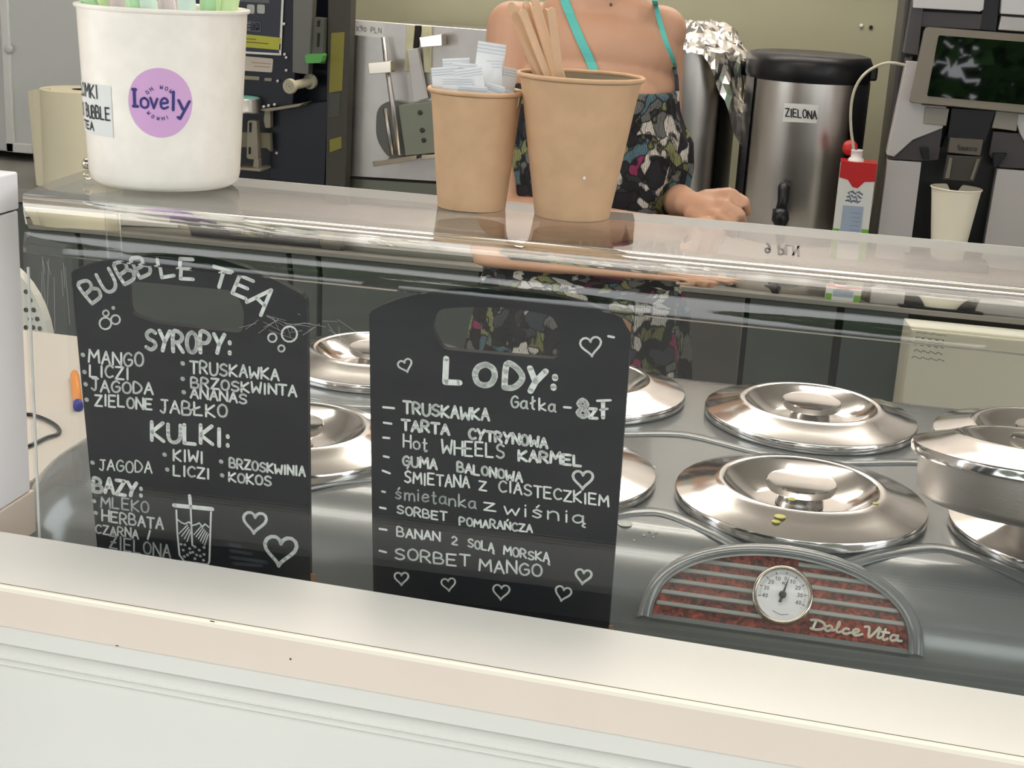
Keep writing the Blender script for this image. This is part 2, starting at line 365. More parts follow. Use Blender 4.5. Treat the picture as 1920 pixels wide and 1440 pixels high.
def word_strokes(word, p0, p1, h, jit=.06, upv=None, shear=0):
    p0 = Vector(p0); p1 = Vector(p1); L = (p1-p0).length; d = (p1-p0)/L
    upv = Vector(upv) if upv else Vector((0, -1))
    ws = [NARROW.get(c, 1) for c in word]; gap = .32
    tot = sum(ws)+gap*(len(word)-1); u = L/tot; x = 0; out = []
    for c, w in zip(word, ws):
        if c != ' ':
            dy = random.uniform(-jit, jit)*h; hh = h*(1+random.uniform(-jit, jit))
            for s in gl(c):
                s2 = smooth_line(s) if c in ROUND else s
                out.append([tuple(p0+d*(x+(px_+shear*py_)*w*u)+upv*(py_*hh+dy)) for px_, py_ in s2])
        x += (w+gap)*u
    return out
def ribbon(bm, pts, nrm, w, lift=.0004, mi=0):
    """flat brush stroke through 3D points, rounded ends, lifted off the surface"""
    if len(pts) == 1: pts = [pts[0], pts[0]+Vector((1e-5, 0, 0))]
    for i in range(len(pts)-1):
        a, b = pts[i], pts[i+1]; n = nrm if isinstance(nrm, Vector) else nrm[i]
        t = (b-a); 
        if t.length < 1e-7: continue
        t.normalize(); s = n.cross(t).normalized()*w/2; l = n*lift
        quad(bm, [a-s+l, b-s+l, b+s+l, a+s+l], mi)
    for i, p in enumerate(pts):
        n = nrm if isinstance(nrm, Vector) else nrm[min(i, len(nrm)-1)]
        a = n.orthogonal().normalized(); b = n.cross(a)
        quad(bm, [p+n*lift+(a*cos(k*pi/4)+b*sin(k*pi/4))*w/2 for k in range(8)], mi)
def text_px(parent, name, strokes, plane, w, m, lift=.0004):
    p0, n = plane; bm = bmn()
    for s in strokes:
        P = [onp(x, y, p0, n) for x, y in s]; ribbon(bm, P, n, w, lift)
    return link(name, bm, m, parent)

# ================================================================== SETTING
def struct(name, bm, m, parent=None, **k): o = link(name, bm, m, parent, **k); o['kind'] = 'structure'; return o
bm = bmn(); box(bm, -3.0, 2.6, .86, 4.2, -.1, 0); struct('floor', bm, M_floor)
bm = bmn(); box(bm, -12, 12, -14, .86, -.12, -.02); struct('floor_outside', bm, M_ground)
bm = bmn(); box(bm, -3.0, 2.6, 4.0, 4.12, 0, 2.6); wb_ = struct('wall_back', bm, M_wall)
bm = bmn(); box(bm, -3.0, 2.6, 3.985, 4.0, 1.42, 2.6); struct('upper_panel', bm, M_wallup, wb_)
bm = bmn(); box(bm, -3.1, -3.0, .86, 4.12, 0, 2.6); struct('wall_left', bm, M_wallup)
bm = bmn(); box(bm, 2.6, 2.7, .86, 4.12, 0, 2.6); struct('wall_right', bm, M_wallup)
bm = bmn(); box(bm, -3.1, 2.7, .55, 4.12, 2.6, 2.7); struct('ceiling', bm, M_ceil)

bm = bmn(); box(bm, -3.1, 2.7, -.9, .549, 2.58, 2.66); struct('awning', bm, mat('grey_awning_cloth', (120, 116, 112), .8))
# strip lamps out of view, added to carry the fill lights
for (x, y) in ((-.6, 1.25), (-.4, 3.3)):
    t = thing('added_lamp', (x, y, 2.6), 'added long white fill lamp, unseen, under the ceiling ' + ('nearer the counter' if y < 3 else 'nearer the back wall'), 'lamp', 'added unseen strip lamps')
    bm = bmn(); box(bm, x-1, x+1, y-.19, y+.19, 2.28, 2.34, .01); link('housing', bm, M_ceil, t)
    bm = bmn(); box(bm, x-.95, x+.95, y-.16, y+.16, 2.255, 2.2795, .01); link('diffuser', bm, M_added_lamp, t)
    for sx in (-.8, .8):
        bm = bmn(); tube(bm, [(x+sx, y, 2.34), (x+sx, y, 2.6)], .004, 8); link('suspension_rod', bm, M_silver, t)

# ================================================================== FRONT COUNTER (ledge)
ZL = 1.04
a = onz(0, 996.5, ZL); b = onz(1920, 1305, ZL); dl = (b-a).normalized()
f0 = onz(0, 1094, ZL); f1 = onz(1260, 1311, ZL)
depth = ((f0+f1)/2 - a); nl = Vector((dl.y, -dl.x, 0))            # towards the customer
dep = abs(depth.dot(nl))
tl = thing('serving_counter', (a.x, a.y, 0), 'white serving counter with beige edge and moulded front panel before the glass', 'counter')
A0 = a - dl*.006; LN = 1.35
def prof_ext(bm, pr, L0=0, L1=LN):
    pts = [A0+dl*L0+nl*p+Vector((0, 0, z-ZL)) for p, z in pr]
    prism(bm, pts, dl*(L1-L0)); return bm
zf = ony(0, 1168, f0.y).z; zm0 = ony(0, 1206, f0.y).z; zm1 = ony(0, 1237, f0.y).z; zb0 = ony(0, 1243, f0.y).z; zb1 = ony(0, 1254, f0.y).z
e = dep
bm = bmn(); prof_ext(bm, [(0, ZL), (e-.0013, ZL), (e-.0013, ZL-.026), (0, ZL-.026)]); link('worktop', bm, M_white, tl)
bm = bmn(); prof_ext(bm, [(e, ZL+.0002), (e+.0022, ZL-.0012), (e+.0022, zf), (e, zf)]); link('edge_band', bm, M_edge, tl)
bm = bmn(); prof_ext(bm, [(e-.0003, ZL+.0004), (e+.0014, ZL+.0004), (e+.0026, ZL-.0008), (e+.0026, ZL-.0034), (e+.0018, ZL-.0036), (e+.0018, ZL-.0006), (e-.0003, ZL-.0006)]); link('edge_trim', bm, M_edgeline, tl)
bm = bmn(); prof_ext(bm, [(e-.0013, ZL+.0003), (e-.0003, ZL+.0003), (e-.0003, ZL-.001), (e-.0013, ZL-.001)]); link('edge_joint', bm, M_dark, tl)
bm = bmn(); prof_ext(bm, [(0, ZL-.0262), (e-.0015, ZL-.0262), (e-.0015, zf-.0016), (0, zf-.0016)]); link('core_strip', bm, M_dark, tl)
mo = [(.01, zf-.0018), (e-.0012, zf-.0018), (e-.0012, zm0)]
for k in range(7):
    tt = k/6*pi/2; mo.append((e-.0012-.006*sin(tt), zm0-(zm0-zm1)*(.55*(1-cos(tt))+.35*k/6)))
mo += [(e-.0078, zm1+.001), (e-.006, zm1), (e-.006, zb0+.0005), (e-.0085, zb0), (e-.0085, zb0-.001)]
for k in range(6):
    tt = k/5*pi; mo.append((e-.0085+.003*sin(tt)+.0005, zb0-.001-(zb0-zb1)*k/5))
mo += [(e-.012, zb1-.002), (.01, zb1-.002)]
bm = bmn(); prof_ext(bm, mo); link('moulding', bm, M_paint, tl, smooth=35)
bm = bmn(); prof_ext(bm, [(.012, zb1-.0022), (e-.0125, zb1-.0022), (e-.0125, 0), (.012, 0)]); link('front_panel', bm, M_paint, tl)
# little dents and specks on the front
bm = bmn()
for (x, y, r) in ((219*2.743, 0, 0),): pass
for (x, y) in ((545, 1236), (1212, 0)):
    if y:
        p = onp(x, y, A0+nl*(e+.0022), nl); n = Vector((nl.x, nl.y, 0)); ribbon(bm, [p, p+Vector((0, 0, .0004))], n, .0011, .0003)
p0 = A0+nl*(e+.0026)
for (x, y) in ((395, 1164), (398, 1164.5), (218*2.743/2.743, 1210),):
    p = onp(x, y, p0, nl); ribbon(bm, [p, p+dl*.0015], Vector(nl), .0007, .0004)
link('dent', bm, M_dark, tl, kind='stuff')

# white box at the far left
XB = -.548; M_boxw = mat('glossy_white_board', (248, 246, 248), .4)
tb = thing('white_display_box', (XB-.25, .7, 1.0), 'tall white box at the left end of the glass guard', 'box')
pe = onx_ = None
def onx(x, y, X):
    d = ray(x, y); return CAM + d*((X-CAM.x)/d.x)
q1 = onx(57, 920, XB); q2 = onx(31, 322, XB); q3 = onx(32, 394, XB); q4 = onx(58, 1000, XB)
yb = (q1.y+q2.y)/2
bm = bmn(); box(bm, XB-.5, XB, yb-.17, yb, q1.z, q3.z-.0006, .001); link('body', bm, M_boxw, tb)
bm = bmn(); box(bm, XB-.5, XB+.0006, yb-.171, yb+.001, q3.z+.0006, q2.z, .0015); link('lid', bm, M_boxw, tb)
bm = bmn(); box(bm, XB-.49, XB-.002, yb-.168, yb-.002, q3.z-.001, q3.z+.001); link('seam', bm, M_dark, tb)
bm = bmn(); box(bm, XB-.5, XB+.001, yb-.172, yb+.004, ZL-.028, q1.z-.0006, .001); link('base_strip', bm, M_edge, tb)
bm = bmn(); box(bm, XB-.48, XB-.01, yb-.16, yb-.01, 0, ZL-.0285); link('plinth', bm, M_paint, tb)

# ================================================================== GELATO CASE
ZD = .96
X0, X1, Yf, Yb = -.748, 1.05, 1.150, 1.80
tcse = thing('ice_cream_case', (.15, 1.45, 0), 'grey metallic round-shouldered ice cream counter with red grille and thermometer', 'ice cream counter')
def outline(off, n=10, R=.12):
    x0, x1, y0, y1 = X0+off, X1-off, Yf+off, Yb-off; r = max(R-off, .02); pts = []
    for cx, cy, a0 in ((x0+r, y0+r, pi), (x1-r, y0+r, 1.5*pi), (x1-r, y1-r, 0), (x0+r, y1-r, .5*pi)):
        for k in range(n+1):
            t = a0+k/n*pi/2; pts.append((cx+r*cos(t), cy+r*sin(t)))
    return pts
RR = .085
prof = [(0.0, .0), (0.0, .3), (0, .6), (0.0, ZD-RR-.03)]
for k in range(13):
    t = k/12*pi/2; prof.append((RR*(1-cos(t)), ZD-RR+RR*sin(t)))
bm = bmn(); rings = []
for off, z in prof: rings.append([bm.verts.new((x, y, z)) for x, y in outline(off)])
for j in range(len(rings)-1):
    n = len(rings[j])
    for i in range(n): bm.faces.new((rings[j][i], rings[j][(i+1) % n], rings[j+1][(i+1) % n], rings[j+1][i]))
bm.faces.new(rings[-1]); bm.faces.new(rings[0][::-1])
link('body', bm, M_case, tcse, smooth=40)
def casez(Y):
    s = Yf+RR
    if Y >= s: return ZD
    d = min(s-Y, RR*.999); return ZD-RR+sqrt(RR*RR-d*d)
# raised wavy ridges pressed into the deck
def wave(ph, Yc, A, xs, w=.0045):
    bm = bmn(); P = []
    for x in xs:
        c = .5+.5*cos(2*pi*(x-ph)/.257)
        y = Yc - A*c**.8
        P.append(Vector((x, y, casez(y)+.0004)))
    tube(bm, P, w, seg=12, flat=.28)
    return bm
xs = [-.62+i*.01 for i in range(160)]
def pts_wave(pxs):
    return [onz(x, y, ZD) for x, y in pxs]
link('ridge', wave(.022, 1.503, .040, xs, .009), M_case, tcse, smooth=60)
link('ridge', wave(.022, 1.262, .070, xs, .009), M_case, tcse, smooth=60)

# grille
PT = onz(1466, 1038, .966); PB = onz(1467, 1183, .9125)
vv = (PT-PB); vv.x = 0; vv.normalize(); ng = Vector((1, 0, 0)).cross(vv).normalized()
if ng.y > 0: ng = -ng
gpl = (PT, ng)
def gp(x, y, l=0): return onp(x, y, PT, ng)+ng*l
pL = gp(1224, 1150); pR = gp(1702, 1218); pT = gp(1466, 1041)
gc = (pL+pR)/2; hw = (pR-pL).length/2; gx = Vector((1, 0, 0)); hh = (pT-gc).dot(vv)
gc = Vector((gc.x, gc.y, gc.z))
def arch(sx, sy, n=28, base=0):
    return [gc+gx*(hw*sx*cos(pi*k/n))+vv*(hh*sy*(sin(pi*k/n)**.82)+base) for k in range(n+1)]
def arch_at(v):     # half width of the arch at height v (along vv)
    s = max(0, min(1, v/hh))**(1/.82); return hw*sqrt(max(0, 1-s*s))
def strip(bm, outer, inner, l0, l1):
    n = len(outer)
    for i in range(n-1):
        o0, o1, i0, i1 = outer[i], outer[i+1], inner[i], inner[i+1]
        quad(bm, [o0+ng*l0, o1+ng*l0, i1+ng*l1, i0+ng*l1])
bm = bmn()   # hood: stepped sweep from the body up over the insert
lay = [(1.16, 1.30, -.030, -.004), (1.14, 1.25, -.010, -.004), (1.12, 1.20, -.002, -.004), (1.10, 1.16, .002, -.004), (1.07, 1.115, .0042, -.004), (1.045, 1.08, .0042, -.004), (1.028, 1.05, .0025, -.004), (1.02, 1.035, .0030, -.005), (1.010, 1.018, .0028, -.003), (1.002, 1.004, .0005, -.001), (1.0, 1.0, -.004, 0)]
rg = []
for sx, sy, l, ba in lay: rg.append([bm.verts.new(p+ng*l) for p in arch(sx, sy, 36, ba)])
for j in range(len(rg)-1):
    for i in range(len(rg[j])-1): bm.faces.new((rg[j][i], rg[j][i+1], rg[j+1][i+1], rg[j+1][i]))
bmesh.ops.recalc_face_normals(bm, faces=bm.faces)
link('grille_hood', bm, M_case, tcse, smooth=50)
bm = bmn(); prism(bm, [p-ng*.003 for p in arch(1.0, 1.0)], -ng*.02)
insert = link('grille_insert', bm, M_burl, tcse, label='red burl insert behind the grey slats')
bm = bmn(); s = [gc-gx*hw*1.02-vv*.004, gc+gx*hw*1.02-vv*.004, gc+gx*hw*1.02+vv*.0001, gc-gx*hw*1.02+vv*.0001]
prism(bm, [p+ng*.0005 for p in s], -ng*.02); link('sill', bm, M_case, tcse)
for v_, left in ((75, 1), (148, 0), (222, 0), (298, 0), (370, 0), (428, 2)):
    v0 = hh*(v_-13)/470; v1 = hh*(v_+13)/470
    wa = arch_at(v0)*.99; wb2 = arch_at(v1)*.99
    xa, xb, xc, xd = -wa, wa, wb2, -wb2
    if left == 1: xb = xc = -hw*.13
    if left == 2: xa = xd = hw*.1
    bm = bmn(); prism(bm, [gc+gx*xa+vv*v0-ng*.003, gc+gx*xb+vv*v0-ng*.003, gc+gx*xc+vv*v1-ng*.003, gc+gx*xd+vv*v1-ng*.003], ng*.0032)
    bevel_all(bm, .0006, 1); link('slat', bm, M_slat, tcse)
# thermometer
tc_ = gp(1467, 1117); rad = .0262; MT = axisM(ng)
bm = bmn(); lathe(bm, [(rad, -.004), (rad, .003), (rad*.97, .006), (rad*.91, .0068), (rad*.86, .006), (rad*.835, .003), (rad*.83, .0025)], tc_, 56, MT)
thm = link('thermometer', bm, M_chrome, tcse, smooth=50, label='round dial thermometer with chrome bezel')
bm = bmn(); lathe(bm, [(.0001, .0028), (rad*.84, .0028)], tc_, 48, MT); link('dial', bm, M_dial, thm)
bm = bmn()
def dp_(ang, r): # ang degrees clockwise from up in plane
    return tc_+gx*(sin(radians(ang))*r)+vv*(cos(radians(ang))*r)
for k in range(-40, 45, 2):
    A = k*2.6+5; big = k % 10 == 0
    ribbon(bm, [dp_(A, rad*.70), dp_(A, rad*(.78 if big else .74))], ng, .0007 if big else .0003, .003)
for k, s_ in ((-30, '30'), (-20, '20'), (-10, '10'), (0, '0'), (10, '10'), (20, '20'), (30, '30'), (40, '40'), (-40, '40')):
    A = k*2.6+5; c = dp_(A, rad*.56); s2 = .0022
    for st in word_strokes(s_, (-s2*len(s_)*.5, 0), (s2*len(s_)*.5, 0), s2*1.5, 0, (0, 1)):
        ribbon(bm, [c+gx*x+vv*(y-s2*.7) for x, y in st], ng, .00045, .003)
for st in word_strokes('°C'.replace('°', '0'), (-.0016, 0), (.0016, 0), .0022, 0, (0, 1)):
    ribbon(bm, [dp_(0, rad*.36)+gx*x+vv*y for x, y in st], ng, .0004, .003)
ribbon(bm, [dp_(205, rad*.62), dp_(180, rad*.66), dp_(158, rad*.66)], ng, .0004, .003)
link('dial_print', bm, M_ink, thm)
bm = bmn(); A = 14
prism(bm, [dp_(A, rad*.72)+ng*.0042, dp_(A+90, .0012)+ng*.0042, dp_(A+180, rad*.27)+gx*.0012+ng*.0042, dp_(A+180, rad*.27)-gx*.0012+ng*.0042, dp_(A-90, .0012)+ng*.0042], ng*.0005)
lathe(bm, [(.0032, .0038), (.0032, .0052), (.0022, .006), (.0001, .006)], tc_, 24, MT); link('needle', bm, M_ink, thm)
# script badge
def zz(*p): return [(1180+p[i]/3.31, 1000+p[i+1]/3.31) for i in range(0, len(p), 2)]
st = [zz(1128, 538, 1170, 540, 1205, 556, 1212, 578, 1196, 594, 1160, 598, 1126, 590), zz(1160, 542, 1138, 592),
      zz(1244, 572, 1222, 580, 1216, 596, 1230, 606, 1250, 600, 1258, 584, 1244, 572), zz(1250, 600, 1275, 600, 1300, 575, 1306, 552, 1298, 556, 1286, 600, 1296, 614, 1318, 608),
      zz(1362, 596, 1344, 590, 1326, 602, 1326, 618, 1346, 624, 1372, 616), zz(1392, 618, 1418, 612, 1424, 600, 1406, 594, 1388, 608, 1388, 624, 1408, 634, 1446, 626),
      zz(1462, 580, 1482, 580, 1490, 590, 1486, 644, 1520, 620, 1550, 586), zz(1552, 606, 1540, 644, 1552, 650, 1566, 644), zz(1558, 594, 1560, 596),
      zz(1590, 596, 1572, 646, 1582, 662, 1602, 654), zz(1568, 612, 1612, 618), zz(1660, 636, 1634, 632, 1620, 650, 1630, 666, 1654, 660, 1668, 636, 1662, 664, 1688, 668)]
text_px(tcse, 'badge_lettering', [smooth_line(s) for s in st], (PT-ng*.0020, ng), .0021, M_script, .0004)
# faint embossed maker's word on the case front below the grille
bm = bmn(); epl = Vector((0, -1, .12)).normalized(); ep0 = Vector((0, Yf-.0012, .86))
for (wd, p, q, h_) in (('L', (1338, 1203), (1350, 1205), 18), ('O', (1362, 1210), (1378, 1212), 15), ('F', (1384, 1214), (1402, 1217), 15), ('I', (1409, 1220), (1413, 1221), 17), ('L', (1425, 1225), (1445, 1227), 18), ('a', (1461, 1228), (1480, 1231), 22), ('n', (1487, 1231), (1502, 1234), 22), ('o', (1510, 1234), (1530, 1238), 22), ('o', (1540, 1240), (1560, 1243), 22), ('n', (1570, 1245), (1586, 1248), 22), ('y', (1596, 1249), (1612, 1252), 22)):
    for s_ in word_strokes(wd, p, q, h_, 0): ribbon(bm, [onp(x, y, ep0, epl) for x, y in s_], epl, .0009, .0003)
link('embossed_lettering', bm, M_emboss, tcse)
# drips on the deck
bm = bmn()
for (x, y, r) in ((1172, 981, .007), (1208, 997, .0014), (1218, 993, .0016), (1230, 995, .0016), (1226, 1000, .0012), (1190, 1001, .0011), (1178, 940, .005), (1224, 876, .004)):
    c = onz(x, y, ZD); lathe(bm, [(r, 0.0), (r*.85, .0006), (.0001, .0009)], (c.x, c.y, casez(c.y)+.0001), 14)
link('milk_drip', bm, M_milkdrop, tcse, smooth=60, kind='stuff')

# ================================================================== LIDS
def lid(x, y, z, label, sc=1, Mt=None):
    """sc scales the lid, Mt tilts it about its base centre"""
    t = thing('container_lid', (x, y, z), label, 'lid', 'steel container lids on the ice cream counter')
    Q = lambda pr_: [(r*sc, h_*sc) for r, h_ in pr_]
    bm = bmn()
    lathe(bm, Q([(.1185, .0005), (.1195, .002), (.1197, .0085), (.1188, .0105), (.1165, .0114), (.098, .0165), (.083, .0212), (.0785, .0232), (.0755, .0232), (.0735, .0222), (.0722, .0202), (.058, .0098), (.047, .0030), (.040, .0014), (.0001, .0012)]), (x, y, z), 72, Mt)
    lathe(bm, Q([(.1185, .0005), (.1165, .0005), (.116, .008)]), (x, y, z), 72, Mt)
    bmesh.ops.recalc_face_normals(bm, faces=bm.faces)
    link('dish', bm, M_steel, t, smooth=28)
    bm = bmn(); lathe(bm, Q([(.023, .0018), (.022, .008), (.0225, .0125), (.029, .0148), (.0325, .0170), (.0334, .0195), (.0334, .0236), (.0325, .0250), (.031, .0246), (.0001, .0240)]), (x, y, z), 48, Mt)
    bmesh.ops.recalc_face_normals(bm, faces=bm.faces)
    link('knob', bm, M_steel, t, smooth=28)
    return t
FR = [(-.49, 1.318), (-.236, 1.32), (.022, 1.328), (.279, 1.33), (.536, 1.33)]
BR = [(-.497, 1.632), (-.236, 1.612), (.027, 1.607), (.282, 1.605), (.54, 1.605)]
ln = ['leftmost', 'second', 'third', 'fourth', 'fifth']
lf = ['steel lid in the front row at the left, showing between the two chalkboards', 'steel lid in the front row, mostly hidden behind the ice cream chalkboard',
      'large round steel lid in the front row, directly above the thermometer', 'steel lid in the front row under the raised lidded pan', 'steel lid at the right end of the front row, out of frame']
lb = ['steel lid in the back row between the two chalkboards', 'steel lid in the back row half hidden by the ice cream chalkboard', 'round steel lid in the back row behind the one above the thermometer',
      'steel lid in the back row behind the raised lidded pan', 'steel lid at the right end of the back row, out of frame']
for i in range(4):
    tl_ = lid(FR[i][0], FR[i][1], ZD+.0005, lf[i]); lid(BR[i][0], BR[i][1], ZD+.0005, lb[i])
    if i == 2:
        bm = bmn()
        for (x, y, r) in ((1482, 958, .004), (1462, 975, .0055), (1455, 980, .004), (1640, 958, .003)):
            c = onz(x, y, ZD+.0165); rr_ = (Vector((c.x, c.y))-Vector(FR[2])).length
            zz = ZD+.0005+.0114+(.1165-rr_)/(.1165-.083)*(.0212-.0114); lathe(bm, [(r, .0004), (r*.8, .0010), (.0001, .0012)], (c.x, c.y, zz), 12)
        link('spot', bm, M_yelspot, tl_, kind='stuff')
# raised pan with its lid
ta = radians(9); npn = Vector((0, sin(ta), cos(ta))); MP = axisM(npn); SP = .925   # the pan leans back on the knob below it
lc = CAM + ray(1961, 850)*1.31
pc = lc - npn*.0105
tp = thing('steel_pan', pc-npn*.038, 'raised brushed steel pan leaning back under a polished lid, right edge', 'pan')
bm = bmn(); lathe(bm, [(.001, -.038), (.094, -.038), (.1000, -.035), (.1022, -.030), (.1040, -.004), (.1050, .0002), (.1036, .0002), (.1025, -.004), (.098, -.033), (.001, -.036)], pc, 64, MP)
bmesh.ops.recalc_face_normals(bm, faces=bm.faces)
link('bowl', bm, M_brush, tp, smooth=40)
lid(pc.x, pc.y, pc.z, 'steel lid on top of the raised pan at the right edge', SP, MP)

# ================================================================== GLASS GUARD
GZ, GYB, GYF, GR, TH = 1.275, 1.043, .867, .034, .006
tg = thing('glass_guard', (0, .95, ZD), 'clear curved acrylic guard over the ice cream counter', 'glass guard')
pr = [(GYB, GZ, -.549), (1.01, GZ, -.547), (.96, GZ, -.543), (.93, GZ, -.538), (GYF+GR, GZ, -.532)]
for k in range(1, 15):
    t = k/14*pi/2; pr.append((GYF+GR-GR*sin(t), GZ-GR+GR*cos(t), -.532+.018*min(1, k/9)))
pr += [(GYF, 1.15, -.514), (GYF, .99, -.513)]
bm = bmn(); XR = .62; NX = 24
def nrm_of(i):
    a = Vector((pr[max(i-1, 0)][0], pr[max(i-1, 0)][1])); b = Vector((pr[min(i+1, len(pr)-1)][0], pr[min(i+1, len(pr)-1)][1]))
    t = (b-a).normalized(); return Vector((-t.y, t.x))   # inward/outward
grid = {}
for i, (y, z, xl) in enumerate(pr):
    n = nrm_of(i); 
    if i <= 4: n = Vector((0, -1))
    if i >= len(pr)-2: n = Vector((1, 0))
    if i > 4 and i < len(pr)-2:
        t = (i-4)/14*pi/2; n = Vector((sin(t), -cos(t)))
    for j in range(NX+1):
        x = xl+(XR-xl)*(j/NX)
        grid[i, j, 0] = bm.verts.new((x, y, z)); grid[i, j, 1] = bm.verts.new((x, y+n.x*TH, z+n.y*TH))
for i in range(len(pr)-1):
    for j in range(NX):
        for f in (bm.faces.new((grid[i, j, 0], grid[i+1, j, 0], grid[i+1, j+1, 0], grid[i, j+1, 0])), bm.faces.new((grid[i, j, 1], grid[i, j+1, 1], grid[i+1, j+1, 1], grid[i+1, j, 1]))):
            f.material_index = 1 if 4 <= i < 18 else 0
    for j in (0, NX): bm.faces.new((grid[i, j, 0], grid[i, j, 1], grid[i+1, j, 1], grid[i+1, j, 0]))
for i in (0, len(pr)-1):
    for j in range(NX): bm.faces.new((grid[i, j, 0], grid[i, j+1, 0], grid[i, j+1, 1], grid[i, j, 1]))
bmesh.ops.recalc_face_normals(bm, faces=bm.faces)
M_bend = mat('refracting_acrylic', (248, 250, 246), 0, trans=1, ior=1.49)
pane = link('curved_pane', bm, [M_glass, M_bend], tg, smooth=40)
# bright polished edge strips on the back edge and left end
M_gedge = mat('frosted_acrylic_edge', (205, 205, 200), .35)
bm = bmn(); box(bm, -.549, XR, GYB+.0003, GYB+.0014, GZ-TH, GZ+.0002); link('back_edge', bm, M_gedge, tg)
bm = bmn(); box(bm, -.513, -.5115, GYF+.002, GYF+.0032, .99, GZ-GR-.01); link('end_edge', bm, M_gedge, tg)
# steel posts that carry the guard (left and right ends)
for x in (-.545, .60):
    bm = bmn(); lathe(bm, [(.001, ZD+.0), (.006, ZD+.0), (.006, GZ-TH-.001), (.001, GZ-TH-.001)], (x+.012 if x < 0 else x, 1.036, 0), 16)
    link('support_post', bm, M_glass if x < 0 else M_chrome, tg, smooth=40)
bm = bmn(); p = onz(166, 316, GZ); lathe(bm, [(.001, 0), (.0045, 0), (.005, .004), (.003, .0075), (.001, .008)], (p.x, p.y, GZ+.0003), 16); link('cap_nut', bm, M_chrome, tg, smooth=40)
# price lettering flipped top to bottom, flat on the pane
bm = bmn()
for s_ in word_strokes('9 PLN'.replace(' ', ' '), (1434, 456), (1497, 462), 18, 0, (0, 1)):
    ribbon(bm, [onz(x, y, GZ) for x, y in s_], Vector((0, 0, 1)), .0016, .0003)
link('price_lettering', bm, mat('grey_lettering', (120, 116, 112), .6), tg)
# fine scratches
M_scr = mat('scratch', (200, 198, 192), .5)
bm = bmn()
for k in range(26):
    x = random.uniform(50, 130); y = random.uniform(430, 520); L = random.uniform(20, 120)
    p = ony(x, y, GYF-.0002); q = ony(x+random.uniform(-3, 12), y+L, GYF-.0002)
    if p.x < -.505 or p.z > GZ-GR: continue
    ribbon(bm, [p, q], Vector((0, -1, 0)), .00018, .0001)
for k in range(26):
    x = random.uniform(480, 640); y = random.uniform(590, 610) if k % 2 else random.uniform(590, 625)
    p = ony(x, y, GYF-.0002); q = ony(x+random.uniform(-50, 50), y+random.uniform(-10, 30), GYF-.0002)
    if p.z > GZ-GR or q.z > GZ-GR: continue
    ribbon(bm, [p, q], Vector((0, -1, 0)), .00014, .0001)
link('scratches', bm, M_scr, tg, kind='stuff')

# ================================================================== CHALKBOARDS
def heart(cx, cy, s, tilt=0):
    pts = []
    for k in range(25):
        t = k/24*2*pi
        x = 16*sin(t)**3; y = 13*cos(t)-5*cos(2*t)-2*cos(3*t)-cos(4*t)
        x *= s/34; y *= s/34; c_, s_ = cos(radians(tilt)), sin(radians(tilt))
        pts.append((cx+x*c_+y*s_*1, cy-(y*c_)+x*s_))
    return pts
def circ(cx, cy, r, n=14): return [(cx+r*cos(2*pi*k/n), cy+r*sin(2*pi*k/n)) for k in range(n+1)]
def board(name_label, corners, topcurve, hole, plane, base_z, loc):
    p0, n = plane; t = thing('menu_board', loc, name_label, 'menu board')
    out = [onp(x, y, p0, n) for x, y in corners+topcurve]; holep = [onp(x, y, p0, n) for x, y in hole]
    bm = bmn(); TH2 = .005
    def loop(P, l): return [bm.verts.new(p-n*l) for p in P]
    fo, bo, fh, bh = loop(out, 0), loop(out, TH2), loop(holep, 0), loop(holep, TH2)
    def edges(L): return [bm.edges.new((L[i], L[(i+1) % len(L)])) for i in range(len(L))]
    for A_, B_ in ((fo, fh), (bo, bh)):
        r = bmesh.ops.triangle_fill(bm, use_beauty=True, use_dissolve=False, edges=edges(A_)+edges(B_))
    for A_, B_ in ((fo, bo), (fh, bh)):
        for i in range(len(A_)): bm.faces.new((A_[i], A_[(i+1) % len(A_)], B_[(i+1) % len(B_)], B_[i]))
    bmesh.ops.recalc_face_normals(bm, faces=bm.faces)
    link('panel', bm, M_board, t); return t
tilt = radians(7)
nb = Vector((0, -cos(tilt), -sin(tilt)))     # leans towards the customer
BY = .884
pl1 = (Vector((-.4, BY, 1.22)), nb)
def stadium(x0, y0, x1, y1, x2, y2, x3, y3, r=26): return rounded([(x0, y0), (x1, y1), (x2, y2), (x3, y3)], r, 6)
c1 = [(133, 512), (187, 1075), (192, 1130), (583, 1165), (581, 1085), (575, 575)]
top1 = [(573, 562), (566, 552), (540, 538), (505, 520), (465, 502), (420, 488), (370, 479), (320, 476), (270, 479), (225, 484), (185, 491), (155, 500), (140, 506)]
h1 = rounded([(240, 527), (300, 532), (440, 545), (458, 580), (455, 625), (290, 606), (243, 588)], 14, 4)
b1 = board('black chalkboard on the left listing bubble tea syrups, bubbles and bases', c1, top1, h1, pl1, 1, (-.4, BY+.03, .99))
def T(b_, pl, word, x0, y0, x1, y1, h, w=.0016, m=None, lo=False):
    text_px(b_, 'lettering', word_strokes(word, (x0, y0), (x1, y1), h), pl, w, m or M_chalk)
def bullets(b_, pl, pts, r=.0018):
    for x, y in pts:
        bm = bmn(); p = onp(x, y, *pl); ribbon(bm, [p], pl[1], r*2, .0004); link('bullet_mark', bm, M_chalk, b_)
def letter(ch, bl, tl2, w):
    bl = Vector(bl); u = Vector(tl2)-bl; r = Vector((-u.y, u.x))*w
    return [[tuple(bl+r*x+u*y) for x, y in (smooth_line(s) if ch in ROUND else s)] for s in gl(ch)]
st = []
